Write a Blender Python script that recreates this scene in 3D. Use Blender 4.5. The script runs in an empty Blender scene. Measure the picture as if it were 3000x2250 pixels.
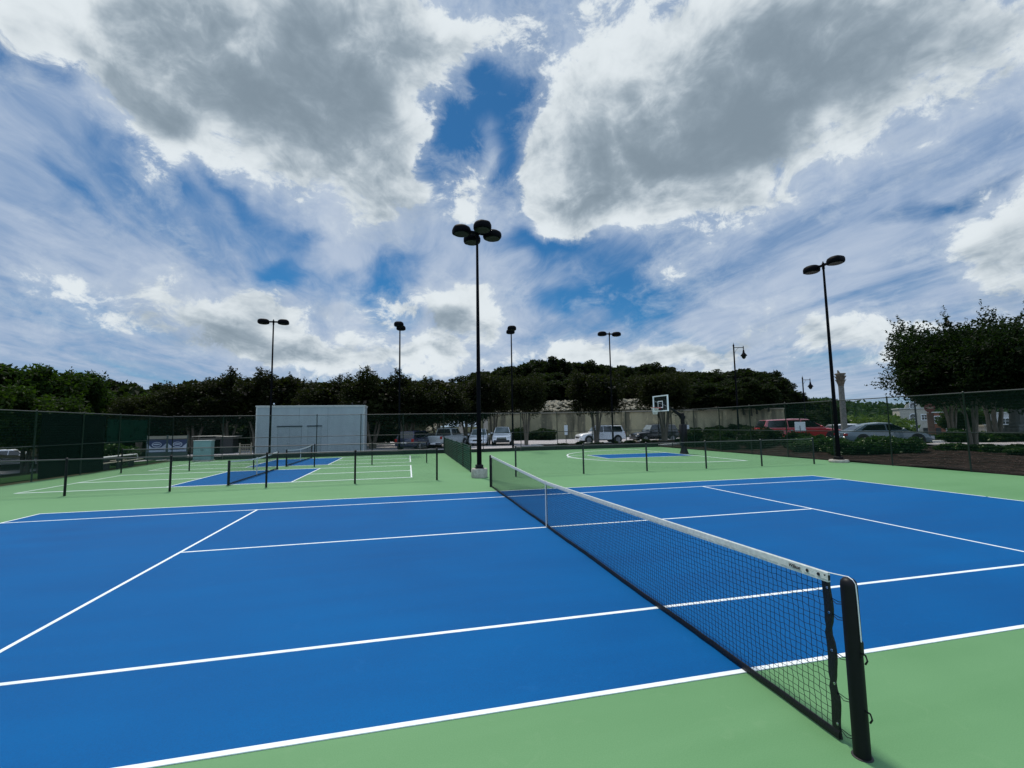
import bpy, bmesh, math, random
from mathutils import Vector, Matrix, Euler
S = bpy.context.scene
COL = S.collection
SUN_EL, SUN_ROT, SKY_K = math.radians(66), math.radians(-14), .10
PI = math.pi
SKO = 3.1
# ------------------------------------------------------------------ helpers
class MB:
    """collects shapes and links them as ONE mesh object"""
    def __init__(s): s.v = []; s.f = []; s.m = []
    def add(s, vs, fs, mi=0):
        o = len(s.v); s.v += [tuple(v) for v in vs]; s.f += [tuple(i + o for i in f) for f in fs]; s.m += [mi] * len(fs); return s
    def box(s, x0, x1, y0, y1, z0, z1, mi=0, b=0.0):
        if b <= 0:
            vs = [(x0, y0, z0), (x1, y0, z0), (x1, y1, z0), (x0, y1, z0), (x0, y0, z1), (x1, y0, z1), (x1, y1, z1), (x0, y1, z1)]
            return s.add(vs, [(0, 3, 2, 1), (4, 5, 6, 7), (0, 1, 5, 4), (1, 2, 6, 5), (2, 3, 7, 6), (3, 0, 4, 7)], mi)
        def ring(i, z): return [(x0 + i, y0 + i + b, z), (x0 + i + b, y0 + i, z), (x1 - i - b, y0 + i, z), (x1 - i, y0 + i + b, z), (x1 - i, y1 - i - b, z), (x1 - i - b, y1 - i, z), (x0 + i + b, y1 - i, z), (x0 + i, y1 - i - b, z)]
        return s.rings([ring(b * .7, z0), ring(0, z0 + b), ring(0, z1 - b), ring(b * .7, z1)], mi)
    def rings(s, R, mi=0, cap=True, closed=True):
        n = len(R[0]); vs = [p for r in R for p in r]; fs = []
        for a in range(len(R) - 1):
            for i in range(n if closed else n - 1):
                k = (i + 1) % n; fs.append((a * n + i, a * n + k, (a + 1) * n + k, (a + 1) * n + i))
        if cap:
            fs.append(tuple(reversed(range(n)))); fs.append(tuple((len(R) - 1) * n + i for i in range(n)))
        return s.add(vs, fs, mi)
    def lathe(s, prof, c=(0, 0, 0), n=16, mi=0, axis='z'):
        R = []
        for r, z in prof:
            ring = []
            for i in range(n):
                a = 2 * PI * i / n; x, y = r * math.cos(a), r * math.sin(a)
                p = (x, y, z) if axis == 'z' else ((z, x, y) if axis == 'x' else (y, z, x))
                ring.append((p[0] + c[0], p[1] + c[1], p[2] + c[2]))
            R.append(ring)
        return s.rings(R, mi)
    def tube(s, pts, rad, n=6, mi=0, cap=True):
        pts = [Vector(p) for p in pts]; R = []
        rad = rad if isinstance(rad, (list, tuple)) else [rad] * len(pts)
        for k, p in enumerate(pts):
            t = (pts[min(k + 1, len(pts) - 1)] - pts[max(k - 1, 0)]).normalized()
            up = Vector((0, 0, 1)) if abs(t.z) < .95 else Vector((1, 0, 0))
            a = t.cross(up).normalized(); b = t.cross(a)
            R.append([tuple(p + (a * math.cos(2 * PI * i / n) + b * math.sin(2 * PI * i / n)) * rad[k]) for i in range(n)])
        return s.rings(R, mi, cap)
    def quad(s, a, b, c, d, mi=0): return s.add([a, b, c, d], [(0, 1, 2, 3)], mi)
    def mesh(s, name, mats, smooth=False):
        me = bpy.data.meshes.new(name); me.from_pydata(s.v, [], s.f)
        for m in (mats if isinstance(mats, (list, tuple)) else [mats]): me.materials.append(m)
        if isinstance(mats, (list, tuple)) and len(mats) > 1: me.polygons.foreach_set('material_index', s.m)
        if smooth:
            me.polygons.foreach_set('use_smooth', [True] * len(s.f))
            try: me.set_sharp_from_angle(angle=math.radians(38))
            except Exception: pass
        me.update(); return me
    def build(s, name, mats, parent=None, smooth=False, loc=None, rz=None):
        return link(name, s.mesh(name, mats, smooth), parent, loc, rz)
def link(name, me, parent=None, loc=None, rz=None):
    o = bpy.data.objects.new(name, me); COL.objects.link(o); o.parent = parent
    if loc is not None: o.location = loc
    if rz is not None: o.rotation_euler = (0, 0, rz)
    return o
def tag(o, label, cat, group=None):
    o['label'] = label; o['category'] = cat
    if group: o['group'] = group
    return o
def thing(name, label, cat, loc=(0, 0, 0), rz=0, group=None, scale=1.0):
    o = bpy.data.objects.new(name, None); COL.objects.link(o); o.location = loc; o.rotation_euler = (0, 0, rz)
    o.scale = (scale,) * 3 if not isinstance(scale, tuple) else scale; o.empty_display_size = .2
    return tag(o, label, cat, group)
def struct(o): o['kind'] = 'structure'; return o
def stuff(o, label=None, cat=None): 
    o['kind'] = 'stuff'
    if label: o['label'] = label; o['category'] = cat
    return o
def dup(root, loc, rz=0, scale=None, label=None, group=None):
    r = root.copy(); COL.objects.link(r); r.location = loc; r.rotation_euler = (0, 0, rz)
    if scale is not None: r.scale = scale if isinstance(scale, tuple) else (scale,) * 3
    if label: r['label'] = label
    if group: r['group'] = group
    for ch in list(root.children):
        c = ch.copy(); COL.objects.link(c); c.parent = r
        for g in list(ch.children):
            d = g.copy(); COL.objects.link(d); d.parent = c
    return r
def mat(name, col, rough=.6, var=0.0, vs=4.0, col2=None, spec=.5, metal=0.0, bump=0.0, bs=60.0, transl=0.0, alpha=1.0, objrand=0.0, emit=0, coat=0.0, detail=5.0, vmap=(1, 1, 1)):
    m = bpy.data.materials.new(name); m.use_nodes = True; nt = m.node_tree; L = nt.links
    b = nt.nodes['Principled BSDF']; b.inputs['Roughness'].default_value = rough; b.inputs['Metallic'].default_value = metal
    b.inputs['Specular IOR Level'].default_value = spec; b.inputs['Coat Weight'].default_value = coat
    c = (*col, 1); b.inputs['Base Color'].default_value = c
    tc = nt.nodes.new('ShaderNodeTexCoord')
    mp = nt.nodes.new('ShaderNodeMapping'); mp.inputs['Scale'].default_value = vmap; L.new(tc.outputs['Object'], mp.inputs[0])
    if var or col2:
        n = nt.nodes.new('ShaderNodeTexNoise'); n.inputs['Scale'].default_value = vs; n.inputs['Detail'].default_value = detail
        n.inputs['Roughness'].default_value = .6; L.new(mp.outputs[0], n.inputs['Vector'])
        r = nt.nodes.new('ShaderNodeMapRange'); r.inputs[1].default_value = .3; r.inputs[2].default_value = .7; L.new(n.outputs['Fac'], r.inputs[0])
        mx = nt.nodes.new('ShaderNodeMix'); mx.data_type = 'RGBA'
        c2 = (*col2, 1) if col2 else (*[min(1, x * (1 + var)) for x in col], 1)
        c1 = c if col2 else (*[x * (1 - var) for x in col], 1)
        mx.inputs[6].default_value = c1; mx.inputs[7].default_value = c2
        f = r.outputs[0]
        if objrand:
            oi = nt.nodes.new('ShaderNodeObjectInfo'); ma = nt.nodes.new('ShaderNodeMath'); ma.operation = 'MULTIPLY_ADD'
            L.new(oi.outputs['Random'], ma.inputs[0]); ma.inputs[1].default_value = objrand; L.new(f, ma.inputs[2])
            mb = nt.nodes.new('ShaderNodeMath'); mb.operation = 'SUBTRACT'; mb.use_clamp = True; L.new(ma.outputs[0], mb.inputs[0]); mb.inputs[1].default_value = objrand / 2; f = mb.outputs[0]
        L.new(f, mx.inputs[0]); L.new(mx.outputs[2], b.inputs['Base Color'])
    if bump:
        n2 = nt.nodes.new('ShaderNodeTexNoise'); n2.inputs['Scale'].default_value = bs; n2.inputs['Detail'].default_value = 3; L.new(mp.outputs[0], n2.inputs['Vector'])
        bp = nt.nodes.new('ShaderNodeBump'); bp.inputs['Strength'].default_value = bump; bp.inputs['Distance'].default_value = .01
        L.new(n2.outputs['Fac'], bp.inputs['Height']); L.new(bp.outputs[0], b.inputs['Normal'])
    out = nt.nodes['Material Output']; sh = b.outputs[0]
    if transl:
        t = nt.nodes.new('ShaderNodeBsdfTranslucent'); t.inputs[0].default_value = (*[min(1, x * y) for x, y in zip(col2 or col, (2.0, 2.2, .9))], 1)
        ms = nt.nodes.new('ShaderNodeMixShader'); ms.inputs[0].default_value = transl; L.new(sh, ms.inputs[1]); L.new(t.outputs[0], ms.inputs[2]); sh = ms.outputs[0]
    if alpha < 1:
        t = nt.nodes.new('ShaderNodeBsdfTransparent'); ms = nt.nodes.new('ShaderNodeMixShader'); ms.inputs[0].default_value = alpha
        L.new(t.outputs[0], ms.inputs[1]); L.new(sh, ms.inputs[2]); sh = ms.outputs[0]
    L.new(sh, out.inputs[0])
    return m
def court_paint(name, col, col2, worn, spec=.2):
    """acrylic sports coating: slow tone changes, drag streaks, fine sand grain, scuffs"""
    m = mat(name, col, rough=.5, spec=spec); nt = m.node_tree; L = nt.links; b = nt.nodes['Principled BSDF']
    tc = nt.nodes.new('ShaderNodeTexCoord')
    def nz(scale, det, mp=(1, 1, 1), dist=0.0):
        a = nt.nodes.new('ShaderNodeMapping'); a.inputs['Scale'].default_value = mp; L.new(tc.outputs['Object'], a.inputs[0])
        n = nt.nodes.new('ShaderNodeTexNoise'); n.inputs['Scale'].default_value = scale; n.inputs['Detail'].default_value = det; n.inputs['Distortion'].default_value = dist
        L.new(a.outputs[0], n.inputs['Vector']); return n.outputs['Fac']
    def mr(x, a, c, lo=0, hi=1):
        r = nt.nodes.new('ShaderNodeMapRange'); L.new(x, r.inputs[0]); r.inputs[1].default_value = a; r.inputs[2].default_value = c; r.inputs[3].default_value = lo; r.inputs[4].default_value = hi; return r.outputs[0]
    def ma(op, a, c):
        r = nt.nodes.new('ShaderNodeMath'); r.operation = op
        for i, q in enumerate((a, c)):
            if isinstance(q, float): r.inputs[i].default_value = q
            else: L.new(q, r.inputs[i])
        return r.outputs[0]
    big = mr(nz(.23, 5, dist=1.0), .32, .68); streak = mr(nz(.8, 6, (.3, 2.2, 1), 1.2), .3, .7); grain = mr(nz(130, 4), .32, .68)
    f = ma('ADD', ma('MULTIPLY', big, .32), ma('ADD', ma('MULTIPLY', streak, .23), ma('MULTIPLY', grain, .45)))
    mx = nt.nodes.new('ShaderNodeMix'); mx.data_type = 'RGBA'; mx.inputs[6].default_value = (*col, 1); mx.inputs[7].default_value = (*col2, 1); L.new(f, mx.inputs[0])
    sc = mr(nz(5.0, 8, (1, 1, 1), 1.5), .62, .74, 0, .16)
    m2 = nt.nodes.new('ShaderNodeMix'); m2.data_type = 'RGBA'; m2.inputs[7].default_value = (*worn, 1); L.new(sc, m2.inputs[0]); L.new(mx.outputs[2], m2.inputs[6])
    L.new(m2.outputs[2], b.inputs['Base Color'])
    L.new(mr(f, 0, 1, .55, .72), b.inputs['Roughness'])
    bp = nt.nodes.new('ShaderNodeBump'); bp.inputs['Strength'].default_value = .25; bp.inputs['Distance'].default_value = .002
    L.new(nz(300, 3), bp.inputs['Height']); L.new(bp.outputs[0], b.inputs['Normal'])
    return m
def sst(a, b, x):
    t = max(0, min(1, (x - a) / (b - a))); return t * t * (3 - 2 * t)
CX, CY = -2.75, -3.47
def gh(x, y):
    """height of the natural ground"""
    z = -.03
    if x < -19: z -= 1.22 * sst(-19.5, -33, x) if False else 1.22 * sst(19.5, 33, -x)
    z += .38 * sst(19.0, 24.5, x) * (1 - sst(30, 40, y) * .6)
    r = math.hypot(x - CX, y - CY); a = math.degrees(math.atan2(x - CX, y - CY))
    z -= 2.9 * sst(52, 150, r) * sst(38, 46, a)
    return z
WA, WB = Vector((6.8, 60.3)), Vector((45.8, 47.2))
def hill(a, r):
    """height of the wooded slope behind the car park; a azimuth in degrees, r metres from the court corner"""
    d = Vector((math.sin(math.radians(a)), math.cos(math.radians(a)))); o = Vector((CX, CY))
    n = Vector((WB.y - WA.y, -(WB.x - WA.x))); r0 = (WA - o).dot(n) / d.dot(n) if a > 2 else 62.0
    r0 = min(r0, 66)
    h0 = 3.75 * sst(-1.5, 8.6, a)
    if a < 2: r0 = 60 + 2 * sst(-20, 2, a)
    s = (r - r0)
    if s < 0: return None, r0, h0
    top = (7.4 - 3.2 * sst(30, 41, a) if a > 0 else 7.4 - 3.2 * sst(0, 25, -a))
    z = h0 + 1.5 * sst(0, 5, s) * (h0 / 3.75) + (top - h0 - 1.5 * h0 / 3.75) * sst(3, 22, s)
    return z, r0, h0

# ------------------------------------------------------------------ materials
M = {}
M['green'] = court_paint('green_acrylic', (.082, .205, .078), (.138, .285, .130), (.18, .305, .155))
M['blue'] = court_paint('blue_acrylic', (.0000, .056, .184), (.0001, .104, .292), (.016, .125, .32), .075)
M['line'] = mat('white_line_paint', (.82, .84, .82), .6, col2=(.62, .68, .68), vs=7, detail=10, spec=.2)
M['black'] = mat('black_powder_coat', (.004, .004, .005), .5, spec=.22, var=.2, vs=12)
M['pole'] = mat('dark_bronze_paint', (.0020, .0023, .0035), .6, spec=.06, var=.2, vs=6)
M['cord'] = mat('black_nylon_cord', (.008, .009, .014), .8, spec=.2)
M['tape'] = mat('white_canvas_tape', (.56, .58, .54), .85, var=.14, vs=24, bump=.4, bs=220)
M['btape'] = mat('black_vinyl_tape', (.0035, .0035, .005), .5, spec=.35, var=.25, vs=18, bump=.5, bs=70)
M['gwire'] = mat('green_vinyl_wire', (.004, .040, .023), .5, spec=.3)
M['gpost'] = mat('dark_green_fence_pipe', (.003, .010, .008), .4, var=.2, vs=8)
M['rail'] = mat('weathered_fence_pipe', (.060, .060, .055), .42, var=.25, vs=8, metal=.3)
M['screen'] = mat('green_windscreen_mesh', (.004, .135, .080), .8, var=.15, vs=3, alpha=.72)
M['dscreen'] = mat('dark_windscreen_mesh', (.0022, .0055, .0045), .9, var=.3, vs=2, alpha=.94, spec=.03)
M['gscreen'] = mat('dark_green_windscreen', (.003, .022, .014), .9, var=.3, vs=1.5, alpha=.95, spec=.05)
M['conc'] = mat('concrete', (.36, .34, .29), .85, var=.25, vs=9, bump=.6, bs=40)
M['lens'] = mat('lamp_glass', (.006, .012, .008), .4, spec=.15)
M['bluepaint'] = mat('grey_blue_painted_wall', (.28, .325, .335), .75, var=.10, vs=1.2, detail=6, vmap=(1, 1, .35))
M['coping'] = mat('pale_coping', (.44, .46, .44), .7, var=.12, vs=4)
M['lintel'] = mat('dark_lintel_steel', (.018, .035, .045), .5)
M['doorp'] = mat('grey_blue_door_paint', (.245, .29, .30), .55, var=.05, vs=2)
M['seam'] = mat('door_seam', (.05, .08, .09), .8)
M['cabinet'] = mat('grey_green_cabinet', (.16, .26, .26), .55, var=.1, vs=3)
M['white'] = mat('white_gloss_paint', (.74, .76, .76), .35, var=.04, vs=3)
M['signw'] = mat('white_sign_face', (.66, .68, .68), .5)
M['navy'] = mat('navy_print', (.010, .022, .075), .5, var=.15, vs=6)
M['pgrey'] = mat('pale_grey_print', (.36, .40, .46), .6)
M['bframe'] = mat('banner_frame_green', (.035, .060, .050), .6)
M['beige'] = mat('beige_board', (.24, .22, .16), .7)
M['orange'] = mat('red_orange_rim_paint', (.42, .030, .022), .4)
M['hnet'] = mat('white_net_cord', (.62, .62, .58), .8)
M['glass'] = mat('tinted_glass', (.006, .009, .010), .08, spec=.7)
M['cglass'] = mat('clear_board_glass', (.05, .06, .06), .1, alpha=.22)
M['wshield'] = mat('windscreen_glass', (.16, .20, .21), .06, spec=1.0)  # pale base colour stands in for the sky reflected in the windscreen
M['tyre'] = mat('rubber_tyre', (.012, .012, .012), .8)
M['rim'] = mat('alloy_rim', (.30, .31, .32), .3, metal=.7)
M['trim'] = mat('black_plastic_trim', (.010, .010, .011), .55)
M['chrome'] = mat('chrome', (.55, .56, .58), .15, metal=1)
M['hlamp'] = mat('headlamp_glass', (.55, .58, .60), .1, spec=.8)
M['tlamp'] = mat('red_tail_lamp', (.25, .008, .006), .2)
M['stone'] = mat('rough_limestone', (.12, .125, .115), .9, var=.35, vs=5, bump=.8, bs=14)
M['capital'] = mat('carved_stone', (.10, .085, .06), .9, var=.4, vs=8, bump=.8, bs=20)
M['mulch'] = mat('pine_bark_mulch', (.004, .003, .003), .95, col2=(.036, .024, .020), vs=3.5, detail=12, vmap=(1, .6, 1), spec=.04, bump=1.0, bs=26)
M['asphalt'] = mat('pale_worn_parking_surface', (.34, .32, .32), .85, var=.12, vs=.8, detail=8)
M['asphalt2'] = mat('grey_road', (.16, .16, .16), .85, var=.12, vs=.8, detail=8)
M['kerb'] = mat('kerb_concrete', (.60, .59, .54), .8, var=.12, vs=3)
M['ground'] = mat('dry_ground', (.016, .024, .009), .95, spec=.05, col2=(.060, .058, .030), vs=.5, detail=9)
M['grass'] = mat('grass_ground', (.006, .022, .005), .95, spec=.05, col2=(.022, .060, .012), vs=2.5, detail=9)
M['litter'] = mat('brown_needle_litter', (.020, .013, .011), .95, col2=(.085, .060, .050), vs=1.5, spec=.04)
M['hillm'] = mat('dark_leaf_litter_slope', (.004, .006, .003), .95, spec=.04, col2=(.011, .014, .007), vs=.5, detail=9)
M['rock'] = mat('limestone_rubble', (.23, .205, .145), .9, var=.5, vs=2.0, bump=.8, bs=9)
M['bark'] = mat('smooth_grey_bark', (.115, .095, .070), .8, var=.4, vs=5, vmap=(1, 1, .25), bump=.5, bs=12)
M['dbark'] = mat('dark_bark', (.030, .026, .020), .9, var=.4, vs=5, vmap=(1, 1, .3))
M['timber'] = mat('dark_edging_board', (.006, .014, .010), .75, var=.3, vs=3)
def leafm(n, a, b, t=.30, r=.5): return mat(n, a, .55, col2=b, vs=.8, transl=t, objrand=.7, spec=.08, detail=3)
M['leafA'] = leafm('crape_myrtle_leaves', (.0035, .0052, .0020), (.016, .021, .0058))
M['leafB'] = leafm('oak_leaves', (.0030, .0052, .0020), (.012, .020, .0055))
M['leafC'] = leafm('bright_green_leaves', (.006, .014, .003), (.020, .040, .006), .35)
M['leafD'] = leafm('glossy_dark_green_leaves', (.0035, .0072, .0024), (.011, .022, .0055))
M['leafE'] = leafm('shrub_leaves', (.007, .019, .005), (.018, .045, .010))
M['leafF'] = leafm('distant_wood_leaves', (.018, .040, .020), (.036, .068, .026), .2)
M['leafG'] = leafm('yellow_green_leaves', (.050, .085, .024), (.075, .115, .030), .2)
M['flower'] = mat('faded_blossom', (.11, .085, .06), .8, var=.3, vs=4)
M['bloom'] = mat('pale_yellow_blossom', (.42, .44, .22), .8)
# ------------------------------------------------------------------ ground, courts and painted lines
def sheet(name, xs, ys, fz, m):
    b = MB(); vs = [(x, y, fz(x, y)) for y in ys for x in xs]; n = len(xs)
    b.add(vs, [(j * n + i, j * n + i + 1, (j + 1) * n + i + 1, (j + 1) * n + i) for j in range(len(ys) - 1) for i in range(n - 1)])
    return struct(b.build(name, m, smooth=True))
def rng(a, b, s): return [a + (b - a) * i / max(1, round((b - a) / s)) for i in range(max(1, round((b - a) / s)) + 1)]
gx = [-900, -500, -300, -200, -130, -90] + rng(-60, 90, 1.5) + [110, 130, 160, 200, 300, 500, 900]
gy = [-600, -200, -60] + rng(-20, 80, 1.5) + [95, 115, 140, 170, 220, 300, 500, 900]
sheet('ground', gx, gy, gh, M['ground'])
def flat(name, x0, x1, y0, y1, z, m, t=.0):
    b = MB(); b.box(x0 - .02, x1 + .02, y0 - .02, y1 + .02, z - .0035, z); return struct(b.build(name, m))
def polyline_strip(b, pts, w, z):
    for (x0, y0), (x1, y1) in zip(pts[:-1], pts[1:]):
        d = Vector((x1 - x0, y1 - y0)).normalized(); n = Vector((-d.y, d.x)) * w / 2
        b.quad((x0 - n.x, y0 - n.y, z), (x1 - n.x, y1 - n.y, z), (x1 + n.x, y1 + n.y, z), (x0 + n.x, y0 + n.y, z))
sl = MB(); sl.box(-18.35, 18.32, -9, 32.05, -.25, 0); struct(sl.build('court_slab', M['green']))
def skirt(b, d=.0065):
    for f in list(b.f):
        if len(f) != 4: continue
        p = [b.v[i] for i in f]; q = [(x, y, z - d) for x, y, z in p]
        for i in range(4): k = (i + 1) % 4; b.quad(q[i], q[k], p[k], p[i])
    return b
BL, BR, SL_, SR_, YS1, YC, YS2, YD2 = -11.96, 12.02, -6.54, 6.51, 1.36, 5.58, 9.69, 10.86
flat('tennis_court_surface', BL, BR, 0, YD2, .004, M['blue'])
ln = MB(); w = .05; Z = .008
for x0, x1, y in ((BL, BR, 0.0), (BL, BR, YS1), (BL, BR, YS2), (BL, BR, YD2), (SL_, SR_, YC)):
    ln.quad((x0 - w / 2, y - w / 2, Z), (x1 + w / 2, y - w / 2, Z), (x1 + w / 2, y + w / 2, Z), (x0 - w / 2, y + w / 2, Z))
for x, y0, y1 in ((BL, 0, YD2), (BR, 0, YD2), (SL_, YS1, YS2), (SR_, YS1, YS2)):
    cuts = sorted(set([y0, YS1, YC, YS2, y1]))
    for a, c in zip(cuts[:-1], cuts[1:]):
        if a < y0 - .01 or c > y1 + .01: continue
        ln.quad((x - w / 2, a + w / 2, Z), (x + w / 2, a + w / 2, Z), (x + w / 2, c - w / 2, Z), (x - w / 2, c - w / 2, Z))
struct(skirt(ln).build('tennis_court_lines', M['line']))
PX0, PX1, KX0, KX1 = -15.97, -2.6, -11.43, -7.17
for nm, y0, y1 in (('pickleball_court_lines', 15.95, 22.0), ('pickleball_court_lines', 24.3, 30.4)):
    flat('pickleball_kitchen_surface', KX0, KX1, y0, y1, .004, M['blue'])
    b = MB(); ym = (y0 + y1) / 2
    for (xa, xb, y) in ((PX0, PX1, y0), (PX0, PX1, y1)): b.quad((xa - .03, y - .05, Z), (xb + .03, y - .05, Z), (xb + .03, y + .05, Z), (xa - .03, y + .05, Z))
    for (xa, xb) in ((PX0 + .031, KX0 - .031), (KX1 + .031, PX1 - .031)): b.quad((xa, ym - .05, Z), (xb, ym - .05, Z), (xb, ym + .05, Z), (xa, ym + .05, Z))
    for x in (PX0, KX0, KX1, PX1): b.quad((x - .03, y0 + .051, Z), (x + .03, y0 + .051, Z), (x + .03, y1 - .051, Z), (x - .03, y1 - .051, Z))
    struct(skirt(b).build(nm, M['line']))
# half basketball court
HX, HY = 14.65, 23.45
flat('basketball_key_surface', 8.83, HX, HY - 1.6, HY + 1.6, .004, M['blue'])
b = MB()
polyline_strip(b, [(HX, HY - 6.1), (HX, HY + 6.1)], .07, Z)
polyline_strip(b, [(HX - .03, HY - 1.6), (8.83, HY - 1.6), (8.83, HY + 1.6), (HX - .036, HY + 1.6)], .07, Z)
rc = 6.02; hx = HX - 1.575
arc = [(HX - .03, HY - rc)] + [(hx - rc * math.cos(math.radians(a)) * .97, HY + rc * math.sin(math.radians(a))) for a in range(-90, 91, 3)] + [(HX - .03, HY + rc)]
polyline_strip(b, arc, .10, Z + .002)
polyline_strip(b, [(8.83 - 1.83 * math.cos(math.radians(a)), HY + 1.83 * math.sin(math.radians(a))) for a in range(-90, 91, 5)], .05, Z + .001)
struct(skirt(b).build('basketball_court_lines', M['line']))
# car parks and beds round the courts
sheet('parking_lot', rng(-30, 60, 2.5), rng(35.0, 62, 1.5), lambda x, y: gh(x, y) + .04 * sst(35, 37, y) + .012, M['asphalt'])
sheet('planting_bed', rng(9.5, 40, 1.5), rng(33.0, 40.5, 1.5), lambda x, y: gh(x, y) + .13, M['mulch'])
sheet('mulch_bed', rng(18.45, 27.5, .6), rng(-8, 33, 1.0), lambda x, y: gh(x, y) + .05 + .04 * math.sin(x * 2.1) * math.cos(y * 1.7), M['mulch'])
sheet('side_parking_lot', rng(28.5, 44, 1.5), rng(0, 34, 1.5), lambda x, y: gh(x, y) + .08, M['asphalt'])
sheet('lawn', rng(-60, -19.2, 1.2), rng(-10, 34, 1.2), lambda x, y: gh(x, y) + .04, M['grass'])
sheet('side_road', rng(-62, -34, 1.6), rng(35, 62, 1.6), lambda x, y: gh(x, y) + .05, M['asphalt2'])
def kerb(pts, name='kerb', h=.15, w_=.16, m='kerb'):
    b = MB()
    for (x0, y0), (x1, y1) in zip(pts[:-1], pts[1:]):
        d = Vector((x1 - x0, y1 - y0)); L_ = d.length; d.normalize(); n = Vector((-d.y, d.x)) * w_ / 2; k = max(1, int(L_ / 3))
        for i in range(k):
            a = Vector((x0, y0)) + d * (L_ * i / k + .006); c = Vector((x0, y0)) + d * (L_ * (i + 1) / k - .006)
            za, zc = gh(*a), gh(*c)
            R = [[(p.x - n.x, p.y - n.y, z - .1), (p.x + n.x, p.y + n.y, z - .1), (p.x + n.x, p.y + n.y, z + h - .02), (p.x + n.x * .8, p.y + n.y * .8, z + h), (p.x - n.x * .8, p.y - n.y * .8, z + h), (p.x - n.x, p.y - n.y, z + h - .02)] for p, z in ((a, za), (c, zc))]
            b.rings(R)
    return struct(b.build(name, M[m]))
kerb([(9.4, 41), (40, 41)]); kerb([(9.4, 33.4), (9.4, 41)]); kerb([(28.2, 21.6), (50, 15.5)], h=.24, w_=.9); kerb([(28.2, 34), (28.2, 21.9)]); kerb([(18, 33.2), (28.2, 33.2)])
kerb([(-20, 33.6), (9.2, 33.6)], h=.05)

# ------------------------------------------------------------------ tennis net
def cords(b, P0, ux, uz, cols, rows, top, r, wob=0.0, rs=None, diag=False):
    """knotted square mesh: node grid with a little wander, each cord a thin prism"""
    R = rs or random.Random(1)
    g = {}
    for i in range(cols + 1):
        for j in range(rows + 1):
            t = j / rows; z = top(i / cols) * t
            wx = R.uniform(-wob, wob) if 0 < i < cols else 0; wz = R.uniform(-wob, wob) if 0 < j < rows else 0
            p = Vector(P0) + Vector(ux) * (i / cols) + Vector((0, 0, 1)) * z
            p += Vector(ux).normalized() * wx + Vector((0, 0, wz)); g[i, j] = p
    nrm = Vector(ux).normalized().cross(Vector((0, 0, 1)))
    def seg(a, c):
        d = (c - a).normalized(); s_ = d.cross(nrm).normalized() * r; n_ = nrm * r
        pts = [a + s_, a - s_ * .5 + n_ * .87, a - s_ * .5 - n_ * .87]; pt2 = [p + (c - a) for p in pts]
        b.add(pts + pt2, [(0, 1, 4, 3), (1, 2, 5, 4), (2, 0, 3, 5)])
    for i in range(cols + 1):
        for j in range(rows + 1):
            if i < cols and 0 < j < rows: seg(g[i, j], g[i + 1, j])
            if j < rows and 0 < i < cols: seg(g[i, j], g[i, j + 1])
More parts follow.
